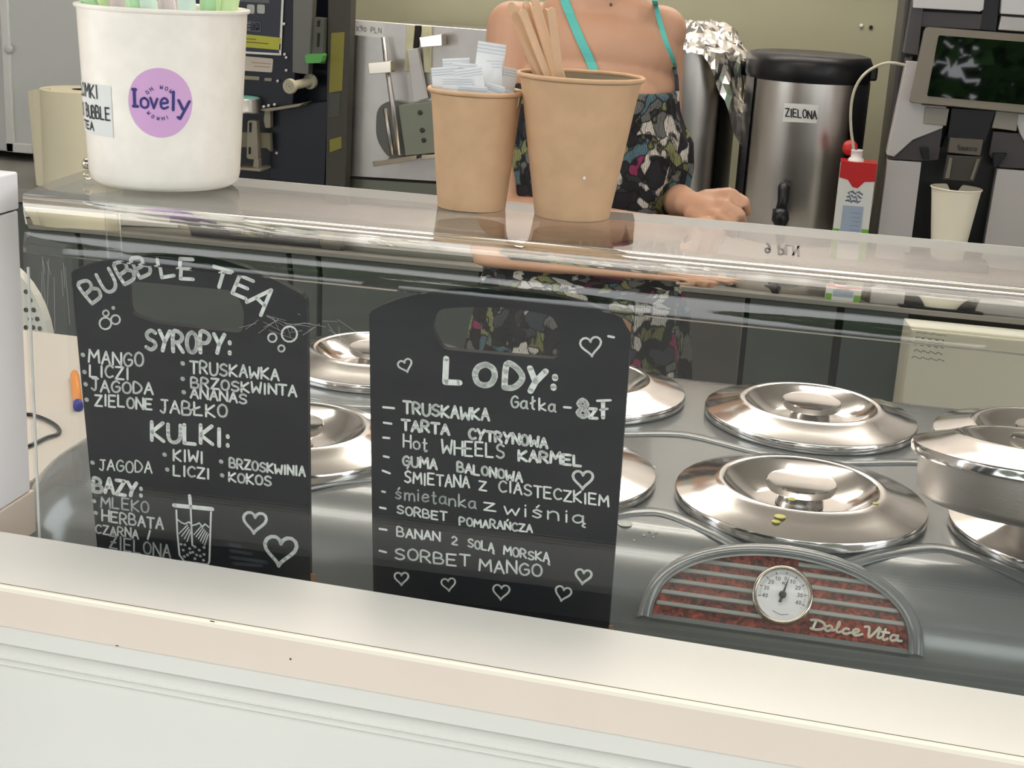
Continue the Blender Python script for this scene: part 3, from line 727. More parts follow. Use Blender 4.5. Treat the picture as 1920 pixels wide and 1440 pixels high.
for ch, bl, tl2, w in (('B', (173, 569), (147, 535), .62), ('U', (199, 550), (181, 515), .66), ('B', (234, 533), (214, 498), .66), ('B', (263, 521), (248, 488), .72), ('L', (304, 520), (298, 486), .78),
                       ('E', (339, 522), (341, 485), .7), ('T', (394, 533), (404, 499), 1.0), ('E', (436, 549), (450, 516), .85), ('A', (463, 566), (496, 531), .75)):
    st += letter(ch, bl, tl2, w)
text_px(b1, 'lettering', st, pl1, .0026, M_chalk)
for a_ in (('SYROPY:', 274, 655, 435, 665, 36, .0029), ('MANGO', 167, 679, 269, 687, 24), ('LICZI', 169, 705, 242, 711, 21), ('JAGODA', 172, 732, 287, 739, 21), ('ZIELONE', 179, 759, 286, 767, 20),
           ('JABŁKO', 301, 773, 426, 782, 23), ('TRUSKAWKA', 357, 698, 523, 712, 21), ('BRZOSKWINTA', 359, 725, 556, 743, 19), ('ANANAS', 358, 745, 463, 756, 18), ('KULKI:', 285, 823, 432, 837, 33, .0029),
           ('KIWI', 326, 862, 381, 868, 20), ('BRZOSKWINIA', 431, 875, 572, 893, 17), ('JAGODA', 187, 881, 285, 887, 20, .0013), ('LICZI', 326, 890, 393, 898, 18), ('KOKOS', 430, 901, 509, 911, 17),
           ('BAZY:', 176, 921, 268, 932, 26, .0029), ('MLEKO', 190, 950, 279, 961, 20, .0014, M_chalk2), ('HERBATA', 192, 976, 306, 992, 20, .0016), ('CZARNA /', 180, 999, 283, 1012, 16, .0014), ('ŻIELONA', 206, 1026, 320, 1047, 23, .0014, M_chalk2)):
    T(b1, pl1, *a_)
bullets(b1, pl1, [(156, 665), (159, 697), (161, 720), (163, 749), (343, 681), (343, 710), (345, 735), (309, 852), (415, 865), (174, 867), (314, 880), (417, 891), (177, 939), (180, 961)])
bm = bmn()
def S_(s, w): ribbon(bm, [onp(x, y, *pl1) for x, y in s], pl1[1], w, .0004)
S_([(327, 947), (398, 954)], .0034); S_([(356, 929), (358, 952)], .0026); S_([(358, 955), (361, 1022), (366, 1024)], .0014)
S_([(331, 956), (333, 1000), (337, 1040), (346, 1052), (390, 1058), (393, 1052), (396, 960)], .0014)
S_([(334, 974), (340, 979), (347, 982), (355, 978), (360, 985), (368, 983), (374, 980), (380, 987), (385, 982), (392, 988)], .0011)
for k in range(5): S_([(336+k*5, 1000+k*5), (352+k*2, 984+k*4)], .0008) if k < 4 else None
for k in range(6): S_([(364+k*4, 1002+k*4), (378+k*2.6, 986+k*3)], .0008)
link('cup_drawing', bm, M_chalk, b1)
bm = bmn()
for x, y in ((347, 1021), (344, 1031), (346, 1043), (356, 1028), (362, 1035), (352, 1040), (366, 1025), (374, 1031), (369, 1040), (383, 1026), (383, 1039), (366, 1047), (382, 1050), (376, 1042), (340, 1020), (357, 1036)):
    ribbon(bm, [onp(x, y, *pl1)], pl1[1], .0024, .0004)
link('pearl_dots', bm, M_chalk, b1, kind='stuff')
for cx, cy, s_, ti, w_ in ((478, 977, 46, 5, .0022), (526, 1029, 64, 6, .0028)):
    text_px(b1, 'heart_drawing', [heart(cx, cy, s_, ti)], pl1, w_, M_chalk)
for c_ in ((198, 606, 11), (217, 599, 8.5), (199, 587, 5.5), (543, 626, 14.5), (511, 633, 8), (528, 653, 6), (213, 577, 2)): text_px(b1, 'bubble_drawing', [circ(*c_)], pl1, .0013, M_chalk)
text_px(b1, 'smudge', [[(432, 1020), (450, 1024)], [(434, 1032), (470, 1038)], [(433, 1044), (500, 1054)], [(440, 1056), (490, 1060)]], pl1, .003, M_smear)

pl2 = (Vector((-.19, BY+.002, 1.22)), nb)
c2 = [(692, 590), (699, 1060), (702, 1190), (1138, 1250), (1141, 1180), (1163, 900), (1183, 625)]
top2 = [(1184, 612), (1178, 603), (1150, 588), (1110, 572), (1060, 559), (1010, 550), (950, 543), (900, 540), (850, 541), (800, 548), (750, 560), (715, 573), (698, 582)]
h2 = rounded([(822, 580), (870, 576), (960, 577), (1035, 592), (1052, 625), (1045, 674), (880, 660), (830, 655), (810, 618)], 12, 4)
b2 = board('black chalkboard on the right listing ice cream flavours and price', c2, top2, h2, pl2, 1, (-.19, BY+.03, .99))
st = letter('L', (835, 716), (837, 672), .72)+letter('O', (889, 720), (893, 681), .95)+letter('D', (946, 726), (950, 683), .75)+letter('Y', (986, 731), (994, 690), .72)+[[(1041, 706), (1041, 709)], [(1038, 724), (1038, 727)]]
text_px(b2, 'lettering', st, pl2, .0042, M_chalk)
for a_ in (('TRUSKAWKA', 757, 773, 917, 789, 21, .0018), ('TARTA', 754, 806, 842, 814, 19, .002), ('CYTRYNOWA', 880, 821, 1026, 840, 18, .002), ('Hot', 757, 838, 802, 846, 24, .0013), ('WHEELS', 829, 850, 946, 859, 26, .0015),
           ('KARMEL', 973, 862, 1091, 873, 19, .002), ('GUMA', 756, 871, 819, 880, 18, .0017), ('BALONOWA', 858, 883, 979, 903, 17, .0017), ('ŚMIETANA', 759, 905, 880, 915, 21, .0014), ('Z', 899, 917, 912, 919, 17, .0014),
           ('CIASTECZKIEM', 936, 921, 1141, 949, 20, .0014), ('śmietanka', 741, 934, 893, 953, 22, .0013, M_chalk2), ('z', 908, 956, 932, 959, 22, .0013), ('wiśnią', 946, 962, 1097, 983, 24, .0013), ('SORBET', 745, 962, 838, 976, 15, .0014),
           ('POMARAŃCZA', 862, 983, 998, 998, 14, .0014), ('BANAN', 745, 1004, 825, 1015, 17, .0014), ('2', 848, 1019, 858, 1021, 14, .0014), ('SOLĄ', 878, 1025, 926, 1033, 15, .0014), ('MORSKĄ', 945, 1039, 1030, 1054, 16, .0014),
           ('SORBET', 741, 1047, 881, 1062, 20, .0015), ('MANGO', 899, 1070, 1016, 1080, 22, .0015), ('Gałka', 959, 764, 1042, 771, 22, .0014), ('8', 1083, 781, 1103, 783, 33, .0034), ('z', 1106, 782, 1121, 783, 28, .0022), ('I', 1128, 781, 1134, 782, 31, .0028)):
    T(b2, pl2, *a_)
for s_ in [[(719, 763), (739, 765)], [(720, 792), (734, 794)], [(719, 820), (730, 821)], [(720, 855), (729, 857)], [(718, 882), (731, 887)], [(713, 951), (723, 953)], [(712, 991), (725, 993)], [(712, 1032), (724, 1035)], [(1058, 763), (1070, 764)], [(1141, 630), (1151, 632)], [(1120, 751), (1145, 750)], [(1126, 768), (1139, 766)], [(717, 921), (722, 922)]]: text_px(b2, 'dash_mark', [s_], pl2, .0017, M_chalk)
for cx, cy, s_, ti, w_ in ((760, 684, 28, -18, .0013), (1108, 647, 42, -6, .0014), (1093, 897, 40, 2, .0018), (753, 1083, 28, 0, .0014), (841, 1094, 28, -5, .0012), (940, 1108, 33, 4, .0013), (1056, 1111, 32, 14, .0014), (1094, 1079, 32, 8, .0017)):
    text_px(b2, 'heart_drawing', [heart(cx, cy, s_, ti)], pl2, w_, M_chalk)
for b_, pl, px_ in ((b1, pl1, [(583, 1075), (592, 1076), (594, 1100), (585, 1100)]), (b2, pl2, [(1142, 1172), (1149, 1172), (1149, 1200), (1141, 1200)]), (b2, pl2, [(1168, 597), (1184, 607), (1183, 622), (1176, 612)])):
    bm = bmn(); prism(bm, [onp(x, y, *pl) for x, y in px_], nb*.0012); link('worn_corner', bm, M_wood_edge, b_, label='bare brown wood where the black paint is chipped')

# ================================================================== BUCKET WITH STRAWS
bc = onz(310, 343, GZ); bc.z = GZ+.0004
tbk = thing('straw_bucket', bc, 'cream plastic bucket with round pink lovely sticker, full of wide straws', 'bucket')
rt_, rb_, hb = .0600, .0548, .1245
bp_ = [(.001, 0), (rb_-.012, 0), (rb_-.005, .0012), (rb_-.0012, .0045), (rb_, .010)]
for k in range(1, 9): bp_.append((rb_+(rt_-rb_)*k/8, .010+(hb-.010)*k/8))
bp_ += [(rt_+.0015, hb+.0002), (rt_+.0022, hb+.0014), (rt_+.0018, hb+.0028), (rt_, hb+.0032), (rt_-.0016, hb+.002), (rt_-.002, hb), (rb_-.002, .01), (.001, .003)]
bm = bmn(); lathe(bm, bp_, bc, 72); bmesh.ops.recalc_face_normals(bm, faces=bm.faces); link('pail', bm, M_bucket, tbk, smooth=50)
vdir = atan2(CAM.y-bc.y, CAM.x-bc.x)      # direction to the camera
def cyl(u, z, l=.0004):
    """u metres round the pail to the right of the side facing the viewer"""
    r = rb_+(rt_-rb_)*max(0, (z-.01))/(hb-.01)+l; a = vdir+u/.0575
    return bc+Vector((r*cos(a), r*sin(a), z))
def cyln(u): a = vdir+u/.0575; return Vector((cos(a), sin(a), 0))
PXM = .0575/148   # metres per pixel on the pail
def pu(x): return math.asin(max(-1, min(1, (x-304)/150)))*.0575
def pz_(y, x=304): return (350-(y-(x-304)*.05)) * .000393
sc = (pu(297), pz_(186, 297)); sr = .0222
bm = bmn(); ctr = bm.verts.new(cyl(sc[0], sc[1], .0003)); ring = []
NR = 4; rings = []
for j in range(1, NR+1): rings.append([bm.verts.new(cyl(sc[0]+sr*j/NR*cos(2*pi*k/40), sc[1]+sr*1.08*j/NR*sin(2*pi*k/40), .0004)) for k in range(40)])
for k in range(40):
    bm.faces.new((ctr, rings[0][k], rings[0][(k+1) % 40]))
    for j in range(NR-1): bm.faces.new((rings[j][k], rings[j+1][k], rings[j+1][(k+1) % 40], rings[j][(k+1) % 40]))
stk = link('round_sticker', bm, M_pink, tbk, smooth=60, label='round pink sticker with navy lettering')
bm = bmn()
def cst(strokes, w, u0, z0, rot=0):
    for s_ in strokes:
        P = []; N = []
        for x, y in s_:
            xx = x*cos(rot)-y*sin(rot); yy = x*sin(rot)+y*cos(rot); P.append(cyl(u0+xx, z0+yy, .0005)); N.append(cyln(u0+xx))
        ribbon(bm, P, N, w, .0003)
cst([[(-.0175, .0085), (-.0175, -.003)], [(-.0185, .0085), (-.0165, .0085)], [(-.0185, -.003), (-.0155, -.003)]], .0022, *sc)
for ch, x0, x1 in (('o', -.0135, -.0075), ('v', -.0065, -.001), ('e', .0, .0058)):
    cst(word_strokes(ch, (x0, -.0035), (x1, -.004), .0115, 0, (0, 1)), .0016, *sc)
cst([[(.009, .008), (.0088, -.0045)], [(.0125, .0022), (.0155, -.004)], [(.020, .0015), (.0135, -.0105), (.012, -.0095)]], .002, *sc)
def arctext(word, r, a0, a1, h_, w, flip=False):
    n = len(word)
    for i, ch in enumerate(word):
        if ch == ' ': continue
        a = radians(a0+(a1-a0)*i/(n-1)); rot = a-pi/2 if not flip else a+pi/2
        cst([[(x, y) for x, y in s_] for s_ in word_strokes(ch, (-h_*.35, 0), (h_*.35, 0), h_, 0, (0, 1))], w, sc[0]+r*cos(a), sc[1]+r*sin(a), rot)
arctext('OH WOW', .0098, 140, 48, .0024, .0005); arctext('WOW', .0118, 222, 262, .0022, .0005, True); arctext('HI', .0118, 280, 296, .0022, .0005, True)
link('sticker_lettering', bm, M_navy, stk)
bm = bmn(); ua, ub = pu(140), pu(211); za, zb = pz_(248, 190), pz_(157, 190)
NU = 12; g = [[bm.verts.new(cyl(ua+(ub-ua)*i/NU-.012*(1-i/NU), z, .0004)) for i in range(NU+1)] for z in (za, zb)]
for i in range(NU): bm.faces.new((g[0][i], g[0][i+1], g[1][i+1], g[1][i]))
lbl = link('paper_label', bm, M_paper, tbk, smooth=60, label='white paper label with handwriting')
bm = bmn()
for wd, xa, xb, yy, h_ in (('SŁOMKI', 100, 187, 182, .0090), ('DO BUBBLE', 90, 207, 219, .0085), ('TEA', 140, 175, 240, .0055)):
    u_a = pu(xb) - (.040 if wd == 'SŁOMKI' else .046 if wd[0] == 'D' else .019); u_b = pu(xb)
    cst([[(x, y) for x, y in s_] for s_ in word_strokes(wd, (0, 0), (u_b-u_a, 0), h_, .03, (0, 1))], .0012, u_a, pz_(yy, xb))
link('label_lettering', bm, M_ink, lbl)
# specks
# wide straws
sl = [((183, 24), (146, -40), M_lightgreen, 'pale green'), ((205, 26), (180, -60), M_lemon, 'lime green'), ((222, 30), (215, -60), M_lightpink, 'pale pink'), ((262, 34), (222, -60), M_lightgreen, 'green'),
      ((283, 36), (262, -60), M_lightmint, 'mint'), ((318, 38), (300, -60), M_lightpink, 'pale pink'), ((352, 40), (335, -40), M_lightmint, 'mint'), ((392, 42), (385, -60), M_lightgreen, 'green'), ((426, 42), (440, -50), M_lemon, 'lime green'), ((408, 32), (412, -60), M_lemon, 'lime green'), ((240, 22), (243, -60), M_lightgreen, 'green'), ((330, 24), (322, -60), M_lightpink, 'pale pink')]
pos = ['leaning out at the far left of the bucket', 'second from the left in the bucket', 'third from the left in the bucket', 'leaning left near the middle of the bucket', 'left of the pink one at the middle of the bucket', 'in the middle of the bucket, tucked behind', 'standing in front, right of the middle of the bucket', 'at the right side of the bucket, in front', 'leaning out at the far right of the bucket', 'behind the one at the far right of the bucket', 'at the back left of the bucket', 'at the back middle of the bucket']
for i, (a_, b_, m, cn) in enumerate(sl):
    dy = -.035+.0 if i in (3, 4, 6, 7) else (-.01 if i < 9 else .03)
    if i in (0, 8): dy = -.01
    Yp = bc.y+dy
    p1 = ony(a_[0], a_[1], Yp); p2 = ony(b_[0], b_[1], Yp)
    o_ = Vector((p1.x-bc.x, p1.y-bc.y))
    if o_.length > .0500:
        Yp = bc.y+math.copysign(sqrt(max(0, .0500**2-min(abs(o_.x), .0499)**2)), o_.y); p1 = ony(a_[0], a_[1], Yp); p2 = ony(b_[0], b_[1], Yp)
    d = (p2-p1).normalized()
    base = p1-d*((p1.z-(GZ+.006))/d.z) if d.z > 0 else p1
    # foot must stay inside the pail
    off = Vector((base.x-bc.x, base.y-bc.y)); 
    if off.length > .044: off = off.normalized()*.044
    if off.length > .04: off *= .04/off.length
    base = Vector((bc.x+off.x, bc.y+off.y, GZ+.006)); d = (p1-base).normalized(); top = base+d*.215
    bm = bmn(); MM = axisM(d); R_ = .0062
    lathe(bm, [(R_, 0), (R_, .215), (R_-.0006, .215), (R_-.0006, 0)], base, 16, MM); 
    o = link('straw', bm, m, None, smooth=40); tag(o, 'wide %s straw %s' % (cn, pos[i]), 'straw', 'wide straws in the cream bucket')

# ================================================================== PAPER CUPS
def paper_cup(px_, r_top, r_bot, h_, label, m=M_kraft, mi=M_kraft_in, z=GZ, loc=None, name='paper_cup'):
    c = loc or onz(px_[0], px_[1], z); c = Vector((c.x, c.y, z+.0004))
    t = thing(name, c, label, 'paper cup')
    pr_ = [(r_bot-.0018, .003), (r_bot-.0022, 0), (r_bot, 0)]
    for k in range(1, 7): pr_.append((r_bot+(r_top-r_bot)*k/6, h_*k/6-.003*(k == 6)))
    bm = bmn(); lathe(bm, pr_, c, 64); bmesh.ops.recalc_face_normals(bm, faces=bm.faces); link('sleeve', bm, m, t, smooth=40)
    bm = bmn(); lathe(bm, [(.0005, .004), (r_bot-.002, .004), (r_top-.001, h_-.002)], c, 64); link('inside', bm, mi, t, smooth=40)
    bm = bmn(); rr_ = .0017
    n = 64; seg = 10; rg_ = []
    for i in range(n):
        a = 2*pi*i/n; wob = .0004*noise.noise(Vector((cos(a)*3, sin(a)*3, c.x*9))); 
        rg_.append([bm.verts.new(c+Vector(((r_top+rr_*.6+rr_*cos(2*pi*k/seg))*cos(a), (r_top+rr_*.6+rr_*cos(2*pi*k/seg))*sin(a), h_-.001+wob+rr_*sin(2*pi*k/seg)))) for k in range(seg)])
    for i in range(n):
        for k in range(seg): bm.faces.new((rg_[i][k], rg_[(i+1) % n][k], rg_[(i+1) % n][(k+1) % seg], rg_[i][(k+1) % seg]))
    link('rolled_rim', bm, m, t, smooth=80)
    return t, c
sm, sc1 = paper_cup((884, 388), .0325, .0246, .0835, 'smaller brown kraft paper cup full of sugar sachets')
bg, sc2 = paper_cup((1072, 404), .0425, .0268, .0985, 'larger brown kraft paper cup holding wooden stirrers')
# sugar sachets
def sachet(c, w, h_, yaw, lean, roll, label, letters=None):
    R_ = Matrix.Rotation(yaw, 3, 'Z') @ Matrix.Rotation(lean, 3, 'X') @ Matrix.Rotation(roll, 3, 'Y')
    bm = bmn(); NXX, NZZ = 6, 12; V = {}
    for s_ in (0, 1):
        for i in range(NXX+1):
            for j in range(NZZ+1):
                u = i/NXX*2-1; v = j/NZZ; puff = .0042*(1-u*u)**.6*(sin(pi*min(1, max(0, (v-.12)/.76)))**.7 if .12 < v < .88 else 0)+.0002
                wr = .0009*noise.noise(Vector((u*3, v*9, c.x*900+s_)))
                V[s_, i, j] = bm.verts.new(c+R_ @ Vector((u*w/2, (puff if s_ else -puff)+wr, v*h_)))
        for i in range(NXX):
            for j in range(NZZ):
                q = (V[s_, i, j], V[s_, i+1, j], V[s_, i+1, j+1], V[s_, i, j+1]); bm.faces.new(q if s_ == 0 else q[::-1])
    t = thing('sugar_sachet', c, label, 'sugar sachet', 'sugar sachets in the smaller paper cup')
    link('packet', bm, M_sachet, t, smooth=60)
    bm = bmn()
    n = (R_ @ Vector((0, -1, 0)))
    for k in range(3):
        v = .90+.035*k; ribbon(bm, [c+R_ @ Vector((-w/2*.96, -.0007, v*h_)), c+R_ @ Vector((w/2*.96, -.0007, v*h_))], n, .0007, .0003)
    link('crimp_lines', bm, M_stripe, t)
    if letters:
        bm = bmn()
        for s_ in word_strokes(letters, (-w*.3, .5*h_), (w*.3, .5*h_), .007, 0, (0, 1)):
            ribbon(bm, [c+R_ @ Vector((x, -.0048, y)) for x, y in s_], n, .0007, .0002)
        link('print', bm, mat('grey_ink', (110, 112, 116), .5), t)
SA = [(-.020, -.004, .018, .058, .1, .0, -.14, 'sugar sachet at the left side of the cup, tilted left', None),
      (-.010, -.014, .020, .052, .0, .12, -.05, 'sugar sachet with printed stripes, front left in the cup', None),
      (.002, -.018, .019, .046, .0, .1, .0, 'sugar sachet with black printed letters at the front of the cup', 'TI'),
      (.008, -.012, .018, .060, .15, .05, -.2, 'sugar sachet at the front leaning towards the wooden stirrers', 'S'),
      (.004, .004, .019, .078, .0, .0, .08, 'tallest sugar sachet sticking up at the middle of the cup', None),
      (.018, -.008, .016, .048, -.5, .1, .1, 'crumpled sugar sachet at the right side of the cup', None),
      (.022, .0, .015, .044, -.2, .1, .22, 'low sugar sachet at the far right rim of the cup', None),
      (-.016, .010, .018, .064, .1, -.05, -.1, 'sugar sachet behind the striped one in the cup', None),
      (-.004, .014, .018, .060, -.1, -.1, .0, 'sugar sachet at the back middle of the cup', None),
      (.012, .012, .018, .060, .2, -.1, .14, 'sugar sachet at the back right of the cup', None),
      (-.012, .0, .019, .061, .3, .0, .03, 'sugar sachet standing just left of the tallest one', None),
      (.014, .002, .018, .066, -.2, .0, -.06, 'sugar sachet standing just right of the tallest one', None)]
for x, y, w, h_, yaw, lean, roll, lab, le in SA:
    sachet(sc1+Vector((x*.8, y*.8, .046)), w*1.08, h_*.90, yaw, lean, roll, lab, le)
# wooden stirrers
ST = [((1012, 152), (957, 4)), ((1022, 152), (962, 22)), ((1030, 152), (978, 17)), ((1036, 153), (984, 2)), ((1044, 150), (1000, 12)), ((1050, 150), (1033, 14)), ((1055, 148), (1022, 16)), ((1062, 150), (1000, -10))]
sl_ = ['leaning furthest left', 'lowest of those leaning left', 'third from the left', 'rising above the picture top', 'fourth from the left, in front', 'at the right, with a wide rounded end', 'second from the right, tucked behind', 'at the back, ending above the picture']
for i, (a_, b_) in enumerate(ST):
    Yp = sc2.y+(-.012 if i in (1, 2, 5) else .004+.002*i)
    p1 = ony(a_[0], a_[1], Yp); p2 = ony(b_[0], b_[1], Yp-.006*(i % 3)); d = (p2-p1).normalized()
    L = (p2-p1).length+.085; base = p2-d*L
    tmin = (GZ+.006-p2.z)/(-d.z)
    k_ = (base.z-(GZ+.006))
    base = p2-d*((p2.z-(GZ+.006))/d.z)
    off = Vector((base.x-sc2.x, base.y-sc2.y)); 
    if off.length > .021: off = off.normalized()*.021
    base = Vector((sc2.x+off.x, sc2.y+off.y, GZ+.006))
    d = (p2-base); L = d.length; d.normalize()
    face = (CAM-p2).normalized(); yawj = radians((-20, 15, 30, 40, 48, 10, -50, 20)[i])
    n = (face-d*face.dot(d)).normalized(); n = Matrix.Rotation(yawj, 3, d) @ n; s_ = d.cross(n)
    w = .0028; th = .0013; pts = []
    outl = [(-w, 0), (w, 0), (w, L-w)]+[(w*cos(k/6*pi), L-w+w*sin(k/6*pi)) for k in range(1, 6)]+[(-w, L-w)]
    bm = bmn(); prism(bm, [base+s_*x+d*y-n*th/2 for x, y in outl], n*th)
    o = link('wooden_stirrer', bm, M_wood); tag(o, 'wooden stirrer '+sl_[i]+' in the larger paper cup', 'stirrer', 'wooden stirrers in the larger paper cup')
# white speckle drops on the larger cup: left out of the sleeve colour, tiny relief spots
bm = bmn()
for (x, y) in ((1138, 339), (1140, 343), (1128, 354), (1134, 317), (1126, 356)):
    d = ray(x, y); p = CAM+d*((sc2.y-.030)/d.y); n = (CAM-p).normalized()
link('splash_mark', (ribbon(bm, [sc2+Vector((.012, -.0318, .032))], Vector((.35, -.93, -.1)).normalized(), .0022, .0012), bm)[1], M_paper, bg)

# ================================================================== BACK COUNTER AND WHAT STANDS ON IT
ZC, YC = .84, 3.22
tbc = thing('back_counter', (0, 3.6, 0), 'dark-fronted back counter along the olive wall', 'counter')
bm = bmn(); box(bm, -2.9, 1.6, YC-.02, 3.98, ZC-.035, ZC, .003); link('worktop', bm, mat('grey_worktop', (150, 148, 142), .4), tbc)
bm = bmn(); box(bm, -2.9, 1.6, YC+.03, 3.96, .08, ZC-.036); link('carcass', bm, M_black, tbc)
def dx(x, y): return ony(x, y, YC).x
ed = [-2.88, -2.3, -1.75, -1.2, dx(600, 600), dx(900, 640), dx(1245, 640), dx(1396, 640), dx(1566, 660)]
for i in range(len(ed)-1):
    bm = bmn(); box(bm, ed[i]+.004, ed[i+1]-.008, YC, YC+.028, .1, ZC-.04, .002)
    link('door', bm, mat('steel_grey_door', (120, 118, 112), .3, .5) if i == 6 else M_door, tbc)
bm = bmn(); box(bm, ed[-1]+.010, dx(1700, 640)-.004, YC, YC+.028, .1, ZC-.04, .002); link('door', bm, mat('green_grey_door', (78, 88, 86), .35), tbc)
# cream fridge with printed notice
tf = thing('under_counter_fridge', (.35, 3.1, 0), 'cream under-counter fridge with a small grey notice, right side', 'fridge')
fl = ony(1702, 640, 3.0).x; ftop = ony(1702, 600, 3.0).z
bm = bmn(); box(bm, fl, fl+.6, 3.0, 3.2, .05, ftop, .004); link('body', bm, M_cream, tf)
bm = bmn(); box(bm, fl+.002, fl+.598, 2.975, 2.999, .08, ony(1702, 612, 2.98).z, .004); link('door', bm, M_cream, tf)
bm = bmn()
for (x0, y0, x1, y1, h_, w) in ((1718, 629, 1775, 636, 7, .0018), (1716, 648, 1770, 655, 6, .0015), (1714, 660, 1768, 667, 6, .0015), (1710, 672, 1772, 679, 5, .0015)):
    for q_ in range(12):
        t_ = q_/12; xx = x0+(x1-x0)*t_; yy = y0+(y1-y0)*t_; ribbon(bm, [ony(xx, yy-h_*(.2+.7*((q_*5) % 3)/2), 2.975), ony(xx+3.2, yy-h_*(.8-.6*((q_*7) % 3)/2), 2.975)], Vector((0, -1, 0)), w, .0005)
link('notice', bm, mat('faint_grey_print', (100, 98, 92), .6), tf)

def clampz(P):
    for p in P: p.z = max(p.z, .8412)
    return P
# --- insulated dispensers
def urn(cx, Y, ytop, hwpx, label, lidded=True):
    c = ony(cx, 300, Y); c.z = ZC+.0005; r = ony(cx+hwpx, 300, Y).x-c.x; zt = ony(cx, ytop, Y-r).z
    t = thing('drink_dispenser', c, label, 'drink dispenser', 'insulated steel drink dispensers')
    H = zt-ZC; hb_ = H*.86 if lidded else H
    bm = bmn(); lathe(bm, [(r*.97, .0), (r, .012), (r, hb_), (r*.9, hb_), (.001, hb_)], c, 64); bmesh.ops.recalc_face_normals(bm, faces=bm.faces); link('drum', bm, M_brushv, t, smooth=40)
    bm = bmn(); a = atan2(-1, 0)
    lathe(bm, [(r+.0008, .0), (r+.006, .004), (r+.006, hb_+.001), (r+.0008, hb_+.002)], c, 24, arc=(radians(-40), radians(140))); link('back_shell', bm, M_black, t, smooth=40)
    bm = bmn(); lathe(bm, [(r+.0008, .0), (r+.004, .004), (r+.004, hb_+.001), (r+.0008, hb_+.002)], c, 10, arc=(radians(190), radians(214))); link('side_strip', bm, M_black, t, smooth=40)
    if lidded:
        bm = bmn(); lathe(bm, [(r*1.02, hb_), (r*1.05, hb_+.01), (r*1.05, H*.955), (r*1.0, H*.99), (r*.9, H), (.001, H)], c, 64); lidm = link('cap', bm, M_black, t, smooth=40)
        bm = bmn(); box(bm, c.x+r*.98, c.x+r*1.13, c.y-.03, c.y+.03, ZC+H*.88, ZC+H*.955, .005); link('latch', bm, M_black, t)
        bm = bmn(); T0 = ony(1468, 346, Y-r-.03)
        tube(bm, [ony(1471, 346, Y-r-.005), ony(1470, 352, Y-r-.03), ony(1468, 378, Y-r-.035), ony(1462, 400, Y-r-.035)], [.012, .014, .012, .012], 12)
        tube(bm, [ony(1464, 392, Y-r-.03), ony(1463, 412, Y-r-.035), ony(1463, 425, Y-r-.035), ony(1463, 470, Y-r-.035)], [.018, .020, .011, .008], 12)
        link('tap', bm, M_black, t, smooth=50)
        q = [(1471, 193), (1535, 197), (1531, 231), (1467, 228)]
        n = Vector((0, -1, 0)); bm = bmn()
        P = []
        def cp(x, y, l):
            d = ray(x, y); o2 = Vector((CAM.x-c.x, CAM.y-c.y)); dd = Vector((d.x, d.y)); A = dd.dot(dd); B = 2*o2.dot(dd); C_ = o2.dot(o2)-(r+l)**2
            tt = (-B-sqrt(max(0, B*B-4*A*C_)))/(2*A); return CAM+d*tt
        K = 8
        top_ = [cp(q[0][0]+(q[1][0]-q[0][0])*k/K, q[0][1]+(q[1][1]-q[0][1])*k/K, .001) for k in range(K+1)]
        bot_ = [cp(q[3][0]+(q[2][0]-q[3][0])*k/K, q[3][1]+(q[2][1]-q[3][1])*k/K, .001) for k in range(K+1)]
        for k in range(K): quad(bm, [bot_[k], bot_[k+1], top_[k+1], top_[k]])
        lb_ = link('paper_label', bm, M_paper, t, label='white paper label handwritten zielona')
        bm = bmn()
        for s_ in word_strokes('ZIELONA', (1473, 218), (1531, 223), 15, .05):
            P = [cp(x, y, .0015) for x, y in s_]; ribbon(bm, P, (CAM-P[0]).normalized(), .0028, .0008)
        link('label_lettering', bm, M_ink, lb_)
    return t, c, r, zt
urn(1497, 3.5, 104, 113, 'steel drink dispenser with black cap, tap and handwritten label')
t_, uc, ur, uz = urn(1268, 3.6, 78, 98, 'steel drink dispenser covered with crumpled foil, behind the woman', False)
# crumpled foil over the second dispenser
bm = bmn(); N = 44; V = {}
spx = [(1262, 30), (1392, 46), (1416, 88), (1368, 166), (1262, 96)]
for i in range(N+1):
    for j in range(N+1):
        u = i/N*2-1; v = j/N*2-1
        x = uc.x+.035+u*.18; y = uc.y+v*.15
        rr_ = sqrt((x-uc.x)**2+(y-uc.y)**2)
        z = uz+.035 - max(0, rr_-.10)*1.1
        z -= max(0, u-.45)*.06+max(0, u+(-v)-1.15)*.22
        p = Vector((x*22, y*22, 1.7))
        z += .020*noise.noise(p)+.014*abs(noise.noise(p*2.3))+.007*noise.noise(p*5)
        x += .014*noise.noise(p*1.6+Vector((5, 0, 0))); y += .014*noise.noise(p*1.6+Vector((0, 7, 0)))
        V[i, j] = bm.verts.new((x, y, z))
for i in range(N):
    for j in range(N): bm.faces.new((V[i, j], V[i+1, j], V[i+1, j+1], V[i, j+1]))
o = link('foil_cover', bm, M_foil); tag(o, 'crumpled aluminium foil draped over the dispenser beside the woman', 'foil')

